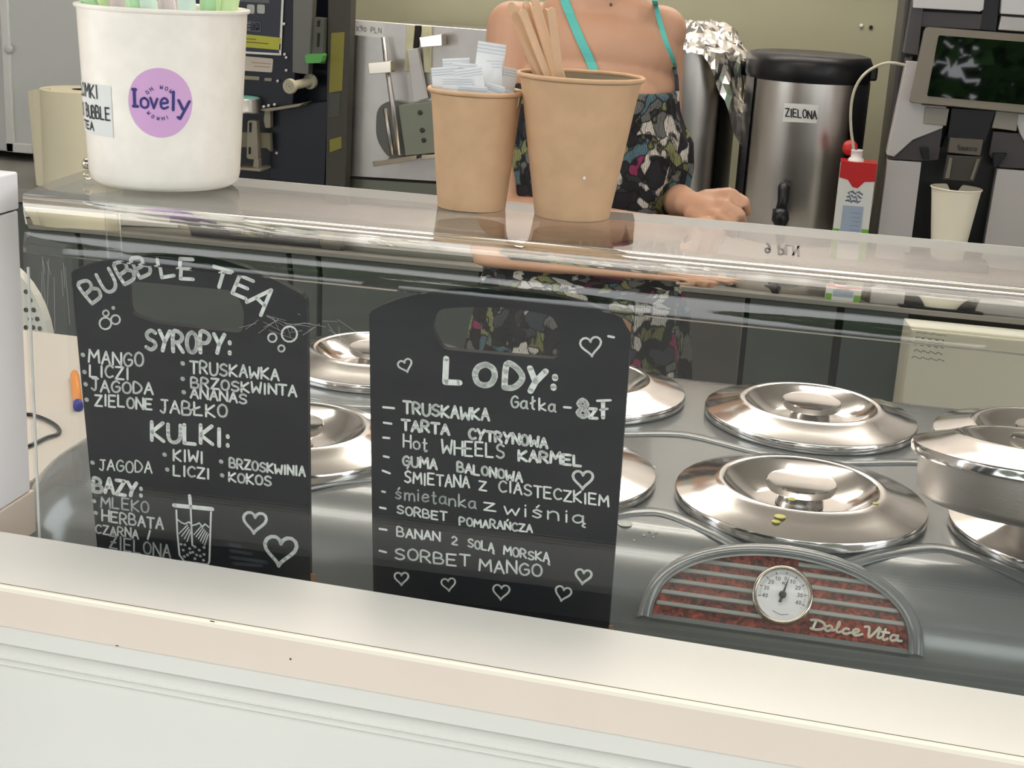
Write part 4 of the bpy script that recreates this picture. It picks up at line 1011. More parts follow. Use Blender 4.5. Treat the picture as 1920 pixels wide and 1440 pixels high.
# --- milk carton with tube
cy_ = 3.27
a = ony(1573, 303, cy_); b = ony(1640, 306, cy_); cl, cr = ony(1562, 430, cy_).x, ony(1629, 430, cy_).x
xm0, xm1 = cl-.0, cr+.0; zt = a.z; 
tm = thing('milk_carton', ((xm0+xm1)/2, cy_+.03, ZC), 'red and white milk carton with white neck beside the coffee machine', 'carton')
bm = bmn(); box(bm, xm0, xm1, cy_, cy_+.062, ZC+.0005, zt, .002); link('body', bm, M_carton, tm)
def cx_(f): return xm0+(xm1-xm0)*f
H = zt-ZC
bm = bmn(); pts = [(0, 1), (1, 1), (1, .80), (.72, .79), (.55, .71), (.4, .72), (.25, .80), (0, .82)]
zc0 = zt-.13
def cz(v): return zt-(1-v)*.19
prism(bm, [Vector((cx_(x), cy_-.0008, cz(v) if v < 1 else zt+.0008)) for x, v in pts], (0, .0008, 0)); box(bm, xm1, xm1+.0008, cy_-.0008, cy_+.0628, cz(.80), zt+.0008); box(bm, xm0-.0008, xm1+.0008, cy_-.0008, cy_+.0628, zt+.0003, zt+.0012); link('red_top', bm, M_red, tm)
bm = bmn(); lathe(bm, [(.001, -.0014), (.011, -.0014), (.012, -.0002)], (cx_(.42), cy_-.0008, cz(.87)), 20, Matrix.Rotation(pi/2, 3, 'X')); link('round_emblem', bm, M_gold, tm)
bm = bmn(); box(bm, cx_(.2), cx_(.78), cy_-.0012, cy_, cz(.05), cz(.5), 0); link('blue_panel', bm, M_cartblue, tm)
bm = bmn()
for k in range(3):
    for q_ in range(7): ribbon(bm, [Vector((cx_(.30+.06*q_-.02*k), cy_-.0008, cz(.655-.05*k)+.002*((q_*7+k*3) % 3))), Vector((cx_(.34+.06*q_-.02*k), cy_-.0008, cz(.64-.05*k)+.002*((q_*5+k) % 3)))], Vector((0, -1, 0)), .0030, .0004)
for k in range(6): ribbon(bm, [Vector((cx_(.45+.04*(k % 3)), cy_-.0012, cz(.42-.05*k))), Vector((cx_(.72), cy_-.0012, cz(.42-.05*k)))], Vector((0, -1, 0)), .0016, .0004)
link('blue_print', bm, mat('grey_blue_ink', (130, 146, 170), .5), tm)
bm = bmn()
for x0_, x1_, v in ((.0, .18, .22), (.8, 1.0, .24)): box(bm, cx_(x0_), cx_(x1_), cy_-.001, cy_, cz(-.3), cz(v), 0)
link('green_print', bm, M_cartgreen, tm)
nk = Vector((cx_(.42), cy_+.03, zt+.001))
bm = bmn(); lathe(bm, [(.018, 0), (.016, .006), (.0125, .008), (.0125, .02), (.013, .021), (.013, .025), (.010, .025), (.010, .004)], nk, 24); link('neck', bm, M_carton, tm, smooth=30)
bm = bmn(); lathe(bm, [(.001, 0), (.0165, 0), (.0165, .012), (.001, .012)], nk+Vector((-.016, .02, .024)), 24, Matrix.Rotation(1.25, 3, 'X')); link('red_cap', bm, M_red, tm, smooth=30)
bm = bmn(); TP = [(1603, 300), (1600, 275), (1596, 245), (1595, 215), (1598, 185), (1606, 160), (1620, 140), (1640, 126), (1665, 118), (1692, 121), (1710, 128)]
TT = smooth_line(TP, 4); tube(bm, [ony(x, y, cy_+.03+(.02 if y < 140 else 0)) for x, y in TT], .0032, 10)
o = link('milk_tube', bm, M_tube, None, smooth=60); tag(o, 'thin milky plastic tube curving from the carton to the coffee machine', 'tube')

# --- coffee machine
YM = 3.30
tcm = thing('coffee_machine', ony(1800, 300, YM)*1, 'silver and black coffee machine with dark screen at the right', 'coffee machine'); tcm.location.z = ZC
def PX(name, px, d0, d1, m, lab=None, bev=.0015, par=None):
    bm = bmn(); prism(bm, clampz([ony(x, y, YM+d0) for x, y in px]), (0, d1-d0, 0))
    if bev: bevel_all(bm, bev, 2)
    return link(name, bm, m, par or tcm, label=lab)
# tall body as side slab plus back block
bl = ony(1702, 20, YM+.03); xL = (ony(1702, 20, YM+.03).x+ony(1640, 440, YM+.03).x)/2
bm = bmn(); box(bm, xL, xL+.44, YM+.09, YM+.46, ZC+.001, ony(1700, -40, YM).z, .006); link('body', bm, mat('dark_grey_shell', (70, 68, 68), .45), tcm)
PX('side_cheek', [(1699, 110), (1712, 104), (1668, 470), (1632, 468)], .03, .30, mat('grey_brown_side', (92, 86, 80), .5))
PX('upper_side', [(1714, -20), (1735, -20), (1722, 104), (1694, 100)], .01, .1, M_smoke)
PX('smoky_window', [(1722, 20), (1843, 26), (1838, 56), (1716, 50)], .02, .1, M_smoke)
PX('top_trim', [(1713, -30), (1848, -25), (1844, 18), (1838, 22), (1712, 15)], .0, .08, M_silver2, 'light silver trim')
PX('top_trim', [(1880, -25), (2080, -12), (2072, 38), (1876, 26)], .0, .08, M_silver2, 'light silver trim')
PX('smoky_window', [(1878, 30), (2070, 44), (2066, 70), (1872, 56)], .01, .1, M_silver)
PX('centre_column', [(1846, -30), (1878, -28), (1868, 60), (1838, 56)], .02, .1, M_black)
bz = [(1735, 50), (2060, 75), (2030, 222), (1706, 191)]; sc_ = [(1760, 66), (2036, 88), (2012, 205), (1738, 180)]
ntl = Vector((0, -cos(radians(7)), sin(radians(7)))); p0t = ony(1870, 135, YM-.03)
bm = bmn(); prism(bm, [onp(x, y, p0t, ntl) for x, y in rounded(bz, 6, 2)], -ntl*.05); bzo = link('screen_bezel', bm, M_bezel, tcm)
bm = bmn(); prism(bm, [onp(x, y, p0t+ntl*.0008, ntl) for x, y in rounded(sc_, 3, 2)], -ntl*.002); link('screen', bm, M_screen, bzo, label='dark glossy screen')
PX('upper_panel', [(1700, 114), (1740, 118), (1728, 196), (1775, 200), (1768, 240), (1712, 262), (1676, 294), (1662, 290)], .0, .06, M_silver)
PX('brow', [(1735, 200), (1780, 204), (1774, 236), (1732, 232)], -.006, .05, mat('warm_grey_trim', (150, 145, 136), .4))
PX('brow', [(1868, 208), (1910, 212), (1906, 246), (1860, 240)], -.006, .05, mat('warm_grey_trim', (150, 145, 136), .4))
PX('hopper_side', [(1722, 236), (1768, 237), (1760, 300), (1728, 302), (1668, 298), (1676, 290)], .008, .06, M_smoke)
PX('hopper_side', [(1862, 246), (1912, 250), (1950, 318), (1874, 314), (1854, 290)], .008, .06, M_smoke)
PX('right_panel', [(1900, 212), (2030, 222), (1990, 320), (1950, 318), (1912, 250)], .0, .06, M_silver)
PX('lower_panel', [(1664, 300), (1728, 304), (1704, 490), (1640, 486)], .01, .06, M_silver)
PX('lower_panel', [(1870, 316), (1990, 326), (1950, 520), (1838, 500)], .01, .06, M_silver)
PX('dispensing_bay', [(1728, 276), (1766, 276), (1790, 200), (1870, 206), (1856, 290), (1888, 286), (1868, 330), (1836, 510), (1700, 500)], .045, .085, M_black, bev=0)
PX('dispensing_head', [(1784, 202), (1868, 208), (1846, 270), (1776, 262)], .0, .06, M_black)
PX('side_flap', [(1724, 276), (1742, 277), (1744, 300), (1732, 300)], -.005, .05, M_black)
PX('side_flap', [(1862, 287), (1889, 288), (1872, 312), (1862, 314)], -.005, .05, M_black)
nz = PX('nozzle_block', [(1782, 258), (1844, 262), (1838, 292), (1777, 286)], -.02, .04, mat('taupe_nozzle', (104, 98, 90), .3))
bm = bmn()
for s_ in word_strokes('Saeco', (1795, 281), (1832, 283), 9, 0): ribbon(bm, [ony(x, y, YM-.0215) for x, y in s_], Vector((0, -1, 0)), .0013, .0004)
link('badge_lettering', bm, M_ink, nz)
M_tgl = mat('smoked_clear_plastic', (120, 116, 110), .1, trans=.6, ior=1.2)
PX('spout', [(1776, 291), (1842, 294), (1826, 340), (1768, 336)], -.015, .035, mat('smoked_spout', (78, 74, 70), .12, coat=.6))
PX('spout_rib', [(1780, 296), (1786, 296), (1780, 334), (1772, 334)], -.019, -.014, M_bezel, bev=0)
PX('spout_rib', [(1832, 298), (1837, 298), (1824, 337), (1819, 336)], -.019, -.014, M_bezel, bev=0)
# white paper cup under the nozzle
p_t = ony(1792, 352, YM-.005); rtop = (ony(1840, 352, YM-.005).x-ony(1746, 345, YM-.005).x)/2
zt_ = p_t.z; zb_ = zt_-.155
cc = ony(1784, 400, YM-.005)
t_, c_ = paper_cup(None, rtop, rtop*.66, .155, 'off-white paper cup standing under the coffee machine nozzle', M_cupw, M_cupw, zb_, Vector((cc.x+.003, YM-.005, zb_)))
bm = bmn(); box(bm, cc.x-.09, cc.x+.09, YM-.06, YM+.04, ZC+.0005, zb_, .004); o = link('cup_grid', bm, M_black, tcm)

# --- steel machine with levers
YS = 3.42
tsm = thing('steel_soft_ice_machine', ony(790, 200, YS)*1, 'brushed steel machine with lever, bracket and price label', 'soft ice machine'); tsm.location.z = ZC
def PS(name, px, d0, d1, m, lab=None, bev=.001, par=None):
    bm = bmn(); prism(bm, clampz([ony(x, y, YS+d0) for x, y in px]), (0, d1-d0, 0))
    if bev: bevel_all(bm, bev, 1)
    return link(name, bm, m, par or tsm, label=lab)
fpn = PS('front_panel', [(660, 37), (990, 62), (980, 350), (649, 330)], 0, .02, M_brush)
PS('base_panel', [(649, 334), (980, 354), (976, 470), (646, 450)], .004, .02, mat('dull_steel', (120, 122, 112), .4, .8))
a = ony(655, 37, YS); b = ony(990, 60, YS)
bm = bmn(); box(bm, a.x+.004, b.x-.004, YS+.021, 3.96, ZC+.001, a.z-.02, .003); link('body', bm, M_brush, tsm)
PS('gasket', [(649, 331), (980, 351), (980, 354), (649, 334)], .003, .02, M_dark, bev=0)
lbx = PS('price_label', [(662, 38), (720, 42), (719, 71), (664, 66)], -.001, -.0002, M_paper, 'white price label', 0)
bm = bmn()
for s_ in word_strokes('X90 PLN', (668, 58), (715, 62), 9, .08): ribbon(bm, [ony(x, y, YS-.001) for x, y in s_], Vector((0, -1, 0)), .0016, .0004)
link('label_lettering', bm, mat('grey_lettering2', (110, 108, 106), .6), lbx)
PS('cream_strip', [(762, 46), (777, 47), (770, 135), (758, 134)], -.012, 0, mat('cream_strip', (206, 204, 170), .5))
PS('cream_strip', [(790, 48), (808, 49), (806, 137), (795, 136)], -.012, 0, mat('cream_strip', (206, 204, 170), .5))
PS('slot', [(778, 48), (790, 48), (784, 92), (776, 92)], -.006, 0, M_dark)
PS('lever_plate', [(763, 93), (783, 90), (800, 185), (775, 192)], -.03, -.014, M_silver)
PS('bracket_box', [(746, 198), (826, 188), (832, 285), (760, 292)], -.05, 0, mat('grey_green_metal', (128, 132, 118), .4, .5))
bm = bmn()
for (x, y) in ((788, 211), (792, 244), (795, 263)):
    c = ony(x, y, YS-.05); lathe(bm, [(.006, .0), (.006, .002), (.004, .003), (.0001, .003)], c, 16, Matrix.Rotation(pi/2, 3, 'X'))
link('bolt', bm, mat('dark_bolt', (70, 66, 58), .4, .8), tsm)
bm = bmn(); tube(bm, [ony(719, 70, YS-.03), ony(723, 110, YS-.035), ony(728, 140, YS-.06), ony(737, 200, YS-.06), ony(748, 290, YS-.055)], [.0055, .0055, .006, .007, .007], 12); link('lever_rod', bm, M_brush, tsm, smooth=50)
bm = bmn(); tube(bm, [ony(722, 203, YS-.055), ony(736, 290, YS-.055)], .006, 10); link('lever_rod', bm, M_brush, tsm, smooth=50)
PS('handle_block', [(690, 118), (733, 114), (733, 136), (692, 139)], -.085, -.05, M_chrome)
PS('handle_block', [(786, 70), (828, 64), (829, 86), (789, 89)], -.06, -.02, M_chrome)
PS('drip_bracket', [(698, 303), (750, 296), (780, 292), (782, 299), (752, 305), (700, 313)], -.08, -.03, M_chrome)
PS('drip_bracket', [(790, 292), (830, 289), (830, 296), (790, 300)], -.08, -.03, M_chrome)
PS('back_disc', rounded([(706, 200), (740, 185), (780, 200), (790, 300), (730, 300), (704, 260)], 20, 4), -.01, 0, mat('grey_disc', (104, 104, 100), .4, .5))

# --- cup sealing machine (blue black)
YK = 3.34
tk = thing('cup_sealing_machine', ony(540, 200, YK)*1, 'blue-black cup sealing machine with control panel and yellow warning labels', 'sealing machine'); tk.location.z = ZC
def PK(name, px, d0, d1, m, lab=None, bev=.001, par=None):
    bm = bmn(); prism(bm, clampz([ony(x, y, YK+d0) for x, y in px]), (0, d1-d0, 0))
    if bev: bevel_all(bm, bev, 1)
    return link(name, bm, m, par or tk, label=lab)
xl, xr = ony(330, 100, YK).x, ony(648, 100, YK).x
bm = bmn(); box(bm, xl, ony(618, 100, YK).x, YK+.10, YK+.14, ZC+.001, 1.62, .004); link('body', bm, M_navyblk, tk)
PK('head_block', [(330, -60), (560, -45), (552, 158), (548, 200), (330, 190)], 0, .12, M_navyblk)
PK('side_frame', [(616, -60), (660, -60), (646, 385), (610, 380)], .02, .06, mat('grey_brown_frame', (66, 64, 56), .5))
cp_ = PK('control_panel', [(330, -60), (533, -45), (526, 104), (330, 92)], -.004, 0, mat('panel_navy', (30, 32, 48), .3))
def PC(name, px, m, d=-.0055, lab=None): return PK(name, px, d, -.004, m, lab, 0, cp_)
PC('panel_border', [(530, -45), (534, -45), (527, 104), (523, 103)], M_greyrim); PC('panel_border', [(330, 89), (524, 100), (524, 104), (330, 93)], M_greyrim)
PC('display', [(400, -40), (507, -32), (505, 6), (400, 0)], mat('dull_green_display', (66, 74, 66), .2)); 
for x in (463, 482):
    PC('button', rounded([(x, 8), (x+14, 9), (x+14, 26), (x, 25)], 3, 2), mat('button_white', (180, 184, 180), .4), -.007)
PC('yellow_strip', [(420, 60), (527, 71), (526, 94), (420, 85)], M_yellow, lab='yellow warning strip')
bm = bmn()
for s_ in [[(462, 40), (489, 43), (488, 59), (440, 55)], [(489, 43), (440, 38)]]: ribbon(bm, [ony(x, y, YK-.006) for x, y in s_], Vector((0, -1, 0)), .0016, .0004)
for s_ in word_strokes('LED', (448, 53), (485, 56), 11, 0): ribbon(bm, [ony(x, y, YK-.006) for x, y in s_], Vector((0, -1, 0)), .003, .0004)
link('panel_lettering', bm, mat('grey_blue_print', (112, 118, 128), .5), cp_)
bm = bmn()
for s_ in [[(455, 72), (480, 74)], [(455, 78), (503, 82)]]: ribbon(bm, [ony(x, y, YK-.0058) for x, y in s_], Vector((0, -1, 0)), .0022, .0004)
link('warning_print', bm, mat('olive_ink', (104, 104, 40), .5), cp_)
PK('pale_label', rounded([(420, 102), (512, 110), (510, 136), (420, 130)], 3, 2), -.002, 0, M_pale, 'pale warning label', 0)
bm = bmn()
for s_ in [[(472, 117), (507, 120)], [(476, 124), (506, 126)]]: ribbon(bm, [ony(x, y, YK-.002) for x, y in s_], Vector((0, -1, 0)), .002, .0004)
link('label_print', bm, mat('brown_ink', (170, 140, 124), .5), tk)
PK('bar', [(420, 139), (486, 144), (486, 151), (420, 147)], -.004, 0, M_bracket); PK('bar', [(496, 146), (510, 147), (509, 153), (495, 152)], -.004, 0, M_bracket)
PK('clear_film', [(550, -60), (590, -60), (578, 140), (548, 136)], -.01, .02, M_film)
PK('film_guide', [(588, 32), (608, 34), (605, 120), (575, 116), (575, 60)], .0, .03, mat('grey_guide', (84, 86, 78), .4))
PK('slot', [(595, 38), (600, 38), (599, 50), (594, 50)], -.002, .01, M_dark, bev=0); PK('slot', [(595, 62), (600, 62), (598, 88), (594, 88)], -.002, .01, M_dark, bev=0)
PK('green_clip', rounded([(571, 102), (606, 101), (602, 118), (573, 119)], 4, 2), -.02, .01, M_green, 'bright green clip', 0)
# roller
bm = bmn(); ra = ony(543, 162, YK-.05); rb2 = ony(582, 153, YK+.04); dr = (rb2-ra).normalized(); MR = axisM(dr); RL = (rb2-ra).length
lathe(bm, [(.001, -.002), (.008, -.002), (.0085, -.004), (.0165, -.004), (.018, 0), (.018, .006), (.011, .008), (.011, RL-.008), (.018, RL-.006), (.018, RL+.004), (.001, RL+.004)], ra, 32, MR)
bmesh.ops.recalc_face_normals(bm, faces=bm.faces); link('film_roller', bm, M_rollw, tk, smooth=40)
# steel round head with teal top
c = ony(462, 196, YK-.02); bm = bmn(); r = ony(488, 196, YK-.02).x-c.x
lathe(bm, [(r, -.018), (r*1.03, -.014), (r, -.012), (r, .012), (r*.96, .016)], c, 40); hd = link('round_die', bm, M_brushv, tk, smooth=40)
bm = bmn(); lathe(bm, [(r*.95, .014), (r*.8, .019), (.001, .022)], c, 40); link('teal_top', bm, M_teal, hd, smooth=60)
PK('bracket', [(496, 208), (507, 208), (507, 240), (497, 240), (494, 226)], -.01, .01, M_bracket); PK('bracket', rounded([(464, 225), (481, 226), (484, 300), (462, 298)], 5, 3), -.03, -.01, M_bracket)
PK('bracket', [(440, 247), (506, 250), (507, 285), (500, 278), (440, 276)], -.008, .01, mat('olive_bracket', (120, 116, 94), .45)); PK('bracket', [(476, 296), (485, 298), (485, 316), (474, 314)], -.03, -.01, M_bracket)
PK('slot', [(467, 230), (472, 230), (471, 248), (467, 248)], -.0315, -.028, M_dark, bev=0); PK('slot', [(466, 276), (470, 276), (470, 289), (466, 289)], -.0315, -.028, M_dark, bev=0)
PK('tray', [(440, 314), (488, 318), (488, 322), (440, 318)], -.05, .04, M_bracket)
PK('lower_cover', [(510, 200), (614, 190), (608, 350), (505, 335)], .02, .1, M_navyblk); PK('lip', [(486, 206), (560, 195), (572, 192), (560, 200), (500, 210)], -.03, .02, M_bracket)
bm = bmn()
for (x, y, d) in ((519, 287, .018), (533, 45, -.003), (534, 102, -.003), (537, 108, -.003), (537, 132, -.003), (521, 152, -.005), (495, 200, -.035), (504, 198, -.035), (515, 196, -.035)):
    cc2 = ony(x, y, YK+d); lathe(bm, [(.0035, 0), (.0035, .003), (.002, .0045), (.0001, .0045)], cc2, 12, Matrix.Rotation(pi/2, 3, 'X'))
link('screw', bm, M_silver2, tk, kind='stuff')
PK('yellow_label', [(621, 62), (646, 60), (641, 170), (617, 174)], .018, .02, M_yellow2, 'tall dull yellow label', 0); PK('yellow_label', [(618, 262), (640, 256), (640, 278), (618, 286)], .018, .02, M_yellow2, 'small dull yellow label', 0); PK('grey_label', [(617, 176), (638, 174), (636, 218), (616, 220)], .018, .02, mat('grey_label', (72, 74, 70), .5), None, 0)

# --- left side: paper towel roll, wall cabinet
pt = ony(152, 168, 3.3); rr0 = pt.x-ony(84, 166, 3.3).x
tw = thing('paper_towel_roll', (pt.x, 3.3, ZC), 'cream paper towel roll standing behind the straw bucket', 'paper towel roll')
cB = Vector((pt.x, 3.3, ZC+.0005)); H = pt.z-ZC
bm = bmn(); lathe(bm, [(rr0, 0), (rr0, H), (.022, H)], cB, 48); bmesh.ops.recalc_face_normals(bm, faces=bm.faces); link('paper', bm, mat('cream_tissue', (236, 230, 202), .8, bump=.3, bscale=60), tw, smooth=40)
bm = bmn(); lathe(bm, [(.022, H+.0005), (.02, H+.0005), (.02, 0), (.0001, 0)], cB, 24); link('core', bm, M_dark, tw, smooth=40)
bm = bmn(); P = []
g = [(52, 172), (62, 168), (80, 166), (96, 164)]
for k, (x, y) in enumerate(g): P.append(ony(x, y, 3.26-.01*k))
V0 = [bm.verts.new(p) for p in P]; V1 = [bm.verts.new((p.x+(.012 if k == 0 else 0), p.y, ZC+.002)) for k, p in enumerate(P)]
V2 = [bm.verts.new(p+Vector((0, .004, 0))) for p in P]; V3 = [bm.verts.new((p.x+(.012 if k == 0 else 0), p.y+.004, ZC+.002)) for k, p in enumerate(P)]
for k in range(3): bm.faces.new((V0[k], V0[k+1], V1[k+1], V1[k])); bm.faces.new((V2[k+1], V2[k], V3[k], V3[k+1])); bm.faces.new((V0[k+1], V0[k], V2[k], V2[k+1]))
bm.faces.new((V0[0], V1[0], V3[0], V2[0])); bm.faces.new((V0[3], V2[3], V3[3], V1[3]))
link('loose_sheet', bm, mat('cream_tissue', (236, 230, 202), .8), tw)
tw2 = thing('wall_cabinet', ony(60, 100, 3.6)*1, 'grey metal wall cabinet with pale frame at the upper left', 'cabinet')
a = ony(-160, 100, 3.6).x; b = ony(150, 100, 3.6).x; z0 = ony(60, 288, 3.6).z
bm = bmn(); box(bm, a, b+.12, 3.6, 3.98, z0, 2.1, .004); cbx = link('body', bm, M_greybox, tw2)
e0 = ony(8, 100, 3.6).x; e1 = ony(58, 100, 3.6).x
bm = bmn(); box(bm, e0, e0+.022, 3.588, 3.6, z0+.001, 2.09, .002); box(bm, e0, e0+.075, 3.588, 3.6, z0+.001, z0+.026, .002); link('door_frame', bm, M_greyrim, tw2)
bm = bmn(); c = ony(17, 92, 3.59); lathe(bm, [(.012, 0), (.012, .006), (.008, .009), (.0001, .009)], c, 20, Matrix.Rotation(pi/2, 3, 'X')); link('round_lock', bm, M_greybox, tw2, smooth=40)
# wall fixings
for (x, y, m, l) in ((1615, 48, M_paper, 'small white screw plug on the olive wall left of the coffee machine'), (1633, 51, M_dark, 'small dark screw hole on the olive wall left of the coffee machine')):
    c = ony(x, y, 3.999); bm = bmn(); lathe(bm, [(.005, .0), (.005, .003), (.003, .005), (.0001, .005)], c, 12, Matrix.Rotation(pi/2, 3, 'X')); o = link('wall_plug', bm, m); tag(o, l, 'wall plug')

# --- side table with pen and cable, white chair shell behind it
ZT = .9
q = [onz(-30, 615, ZT), onz(300, 645, ZT), onz(180, 900, ZT), onz(-30, 1000, ZT)]
x1_ = -.762; yb_ = (onz(60, 620, ZT).y+onz(135, 628, ZT).y)/2
tt_ = thing('side_table', (-1.2, 1.5, 0), 'cream side table left of the ice cream counter', 'table')
bm = bmn(); box(bm, -1.75, x1_, 1.12, yb_, ZT-.03, ZT, .003); link('table_top', bm, M_table, tt_)
for (x, y) in ((-1.7, 1.17), (x1_-.05, 1.17), (-1.7, yb_-.05), (x1_-.05, yb_-.05)):
    bm = bmn(); box(bm, x-.02, x+.02, y-.02, y+.02, 0, ZT-.0305); link('leg', bm, M_silver, tt_)
p1 = onz(140, 708, ZT); p2 = onz(147, 772, ZT); p1.z = p2.z = ZT+.0062; d = (p2-p1).normalized()
tpn = thing('ballpoint_pen', (p1+p2)/2, 'orange ballpoint pen with blue end on the side table', 'pen')
bm = bmn(); tube(bm, [p1, p1+d*.01, p2-d*.014], [.0045, .0055, .0055], 8); link('barrel', bm, M_orange, tpn, smooth=50)
bm = bmn(); tube(bm, [p2-d*.014, p2], [.006, .006], 12); link('blue_end', bm, M_blue, tpn, smooth=50)
bm = bmn(); cp2 = [(30, 766), (48, 776), (62, 778), (85, 786), (104, 797), (112, 808), (106, 815), (88, 820), (70, 829), (54, 836), (30, 842)]
tube(bm, [onz(x, y, ZT+.003)*1 for x, y in smooth_line(cp2, 4)], .0022, 8); o = link('black_cable', bm, M_black, None, smooth=50); tag(o, 'thin black cable looping on the side table', 'cable')
# chair shell
tch = thing('perforated_chair', ony(20, 620, 2.1)*1, 'white perforated rounded chair shell behind the side table', 'chair'); tch.location.z = 0
cc3 = ony(-30, 640, 2.15); rr3 = ony(92, 640, 2.15).x-cc3.x
bm = bmn(); pts = [cc3+Vector((rr3*cos(2*pi*k/40), 0, rr3*1.25*sin(2*pi*k/40))) for k in range(40)]
prism(bm, pts, (0, .02, 0)); link('shell', bm, M_chairw, tch)
bm = bmn()
for (x, y) in ((49, 547), (57, 563), (49, 581), (63, 581), (57, 598), (70, 598), (49, 614), (62, 614), (75, 616), (36, 563), (36, 598)):
    c = ony(x, y, 2.1499); lathe(bm, [(.0042, -.0), (.0042, .0008), (.0001, .0004)], c, 12, Matrix.Rotation(pi/2, 3, 'X'))
link('hole', bm, M_hole, tch, kind='stuff')
bm = bmn(); box(bm, cc3.x-rr3*.9, cc3.x+rr3*.9, 2.17, 2.55, .43, .46, .01); link('seat', bm, M_chairw, tch)
bm = bmn(); box(bm, cc3.x-.05, cc3.x+.05, 2.171, 2.19, .461, cc3.z-.02); link('back_support', bm, M_silver, tch)
for sx in (-1, 1):
    for yy in (2.2, 2.52):
        bm = bmn(); tube(bm, [(cc3.x+sx*rr3*.8, yy, .43), (cc3.x+sx*rr3*.9, yy, 0)], .01, 8); link('leg', bm, M_silver, tch)

# ================================================================== WOMAN
def ev_mesh(o):
    dg = bpy.context.evaluated_depsgraph_get(); return bpy.data.meshes.new_from_object(o.evaluated_get(dg))
def capsule(bm, p0, r0, p1, r1, sx=1, seg=18, fl=None):
    p0 = Vector(p0); p1 = Vector(p1); d = p1-p0; L = d.length; d.normalize(); Mq = axisM(d); prof_ = []
    for k in range(6): t = -pi/2+k/6*pi/2; prof_.append((max(1e-4, r0*cos(t)), r0*sin(t)))
    prof_.append((r0, 0)); prof_.append((r1, L))
    for k in range(1, 7): t = k/6*pi/2; prof_.append((max(1e-4, r1*cos(t)), L+r1*sin(t)))
    rings = []
    for r, z in prof_:
        rg = []
        for i in range(seg):
            a = 2*pi*i/seg; v = Mq @ Vector((r*cos(a), r*sin(a), z))
            if fl:  # squash in world direction fl by factor sx about the axis
                ax = Vector(fl); dd = v-d*v.dot(d); comp = dd.dot(ax); v = v-ax*comp*(1-sx)
            rg.append(bm.verts.new(p0+v))
        rings.append(rg)
    for j in range(len(rings)-1):
        for i in range(seg): bm.faces.new((rings[j][i], rings[j][(i+1) % seg], rings[j+1][(i+1) % seg], rings[j+1][i]))
    bm.faces.new(rings[0][::-1]); bm.faces.new(rings[-1])
def ellip(bm, c, r, rot=0):
    res = bmesh.ops.create_uvsphere(bm, u_segments=28, v_segments=18, radius=1)
    Mx = Matrix.Translation(Vector(c)) @ Matrix.Rotation(rot, 4, 'Z') @ Matrix.Diagonal((r[0], r[1], r[2], 1)); bmesh.ops.transform(bm, matrix=Mx, verts=res['verts'])
WY = 2.42
ctr = ony(1122, 100, WY); wx = ctr.x
fd = Vector((.05, -1, 0)).normalized()      # facing
sd = Vector((1, .05, 0)).normalized()
def Wp(s, f, z): return Vector((wx, WY, z))+sd*s+fd*f
sh_l = ony(948, 38, WY); sh_l.y = WY-.0
tw_ = thing('person', (wx, WY, 0), 'woman in floral strappy top with turquoise straps standing behind the counter', 'person')
bm = bmn()
rz = atan2(sd.y, sd.x)
zS = ony(960, 10, WY).z-.035   # shoulder joint height
# torso
for (z, a, b_, f) in ((.86, .150, .110, 0), (.93, .145, .105, 0), (1.02, .118, .088, 0), (1.10, .112, .085, .002), (1.18, .122, .092, .006), (1.25, .130, .092, .008), (1.31, .132, .080, .004)):
    ellip(bm, Wp(0, f, z), (a, b_, .075), rz)
ellip(bm, Wp(-.058, .062, 1.225), (.058, .05, .058), rz); ellip(bm, Wp(.058, .062, 1.225), (.058, .05, .058), rz)
zSh = zS
SL = Vector((sh_l.x+.012, WY+.0, zSh)); SRt = Wp(.100, -.012, zSh+.008)
capsule(bm, SL, .042, SRt, .042); capsule(bm, Wp(-.05, .0, zSh+.02), .05, Wp(.05, .0, zSh+.02), .05)
capsule(bm, Wp(0, .0, zSh+.0), .055, Wp(0, -.004, zSh+.10), .047); 
# head
hz = zSh+.20
ellip(bm, Wp(0, .005, hz), (.070, .088, .098), rz); ellip(bm, Wp(0, .035, hz-.065), (.045, .05, .045), rz)
capsule(bm, Wp(0, .088, hz+.01), .008, Wp(0, .104, hz-.022), .013); capsule(bm, Wp(-.018, .088, hz-.052), .008, Wp(.018, .088, hz-.052), .008)
for s in (-1, 1):
    ellip(bm, Wp(s*.072, -.004, hz-.005), (.010, .018, .03), rz); ellip(bm, Wp(s*.032, .074, hz+.006), (.015, .012, .010), rz)
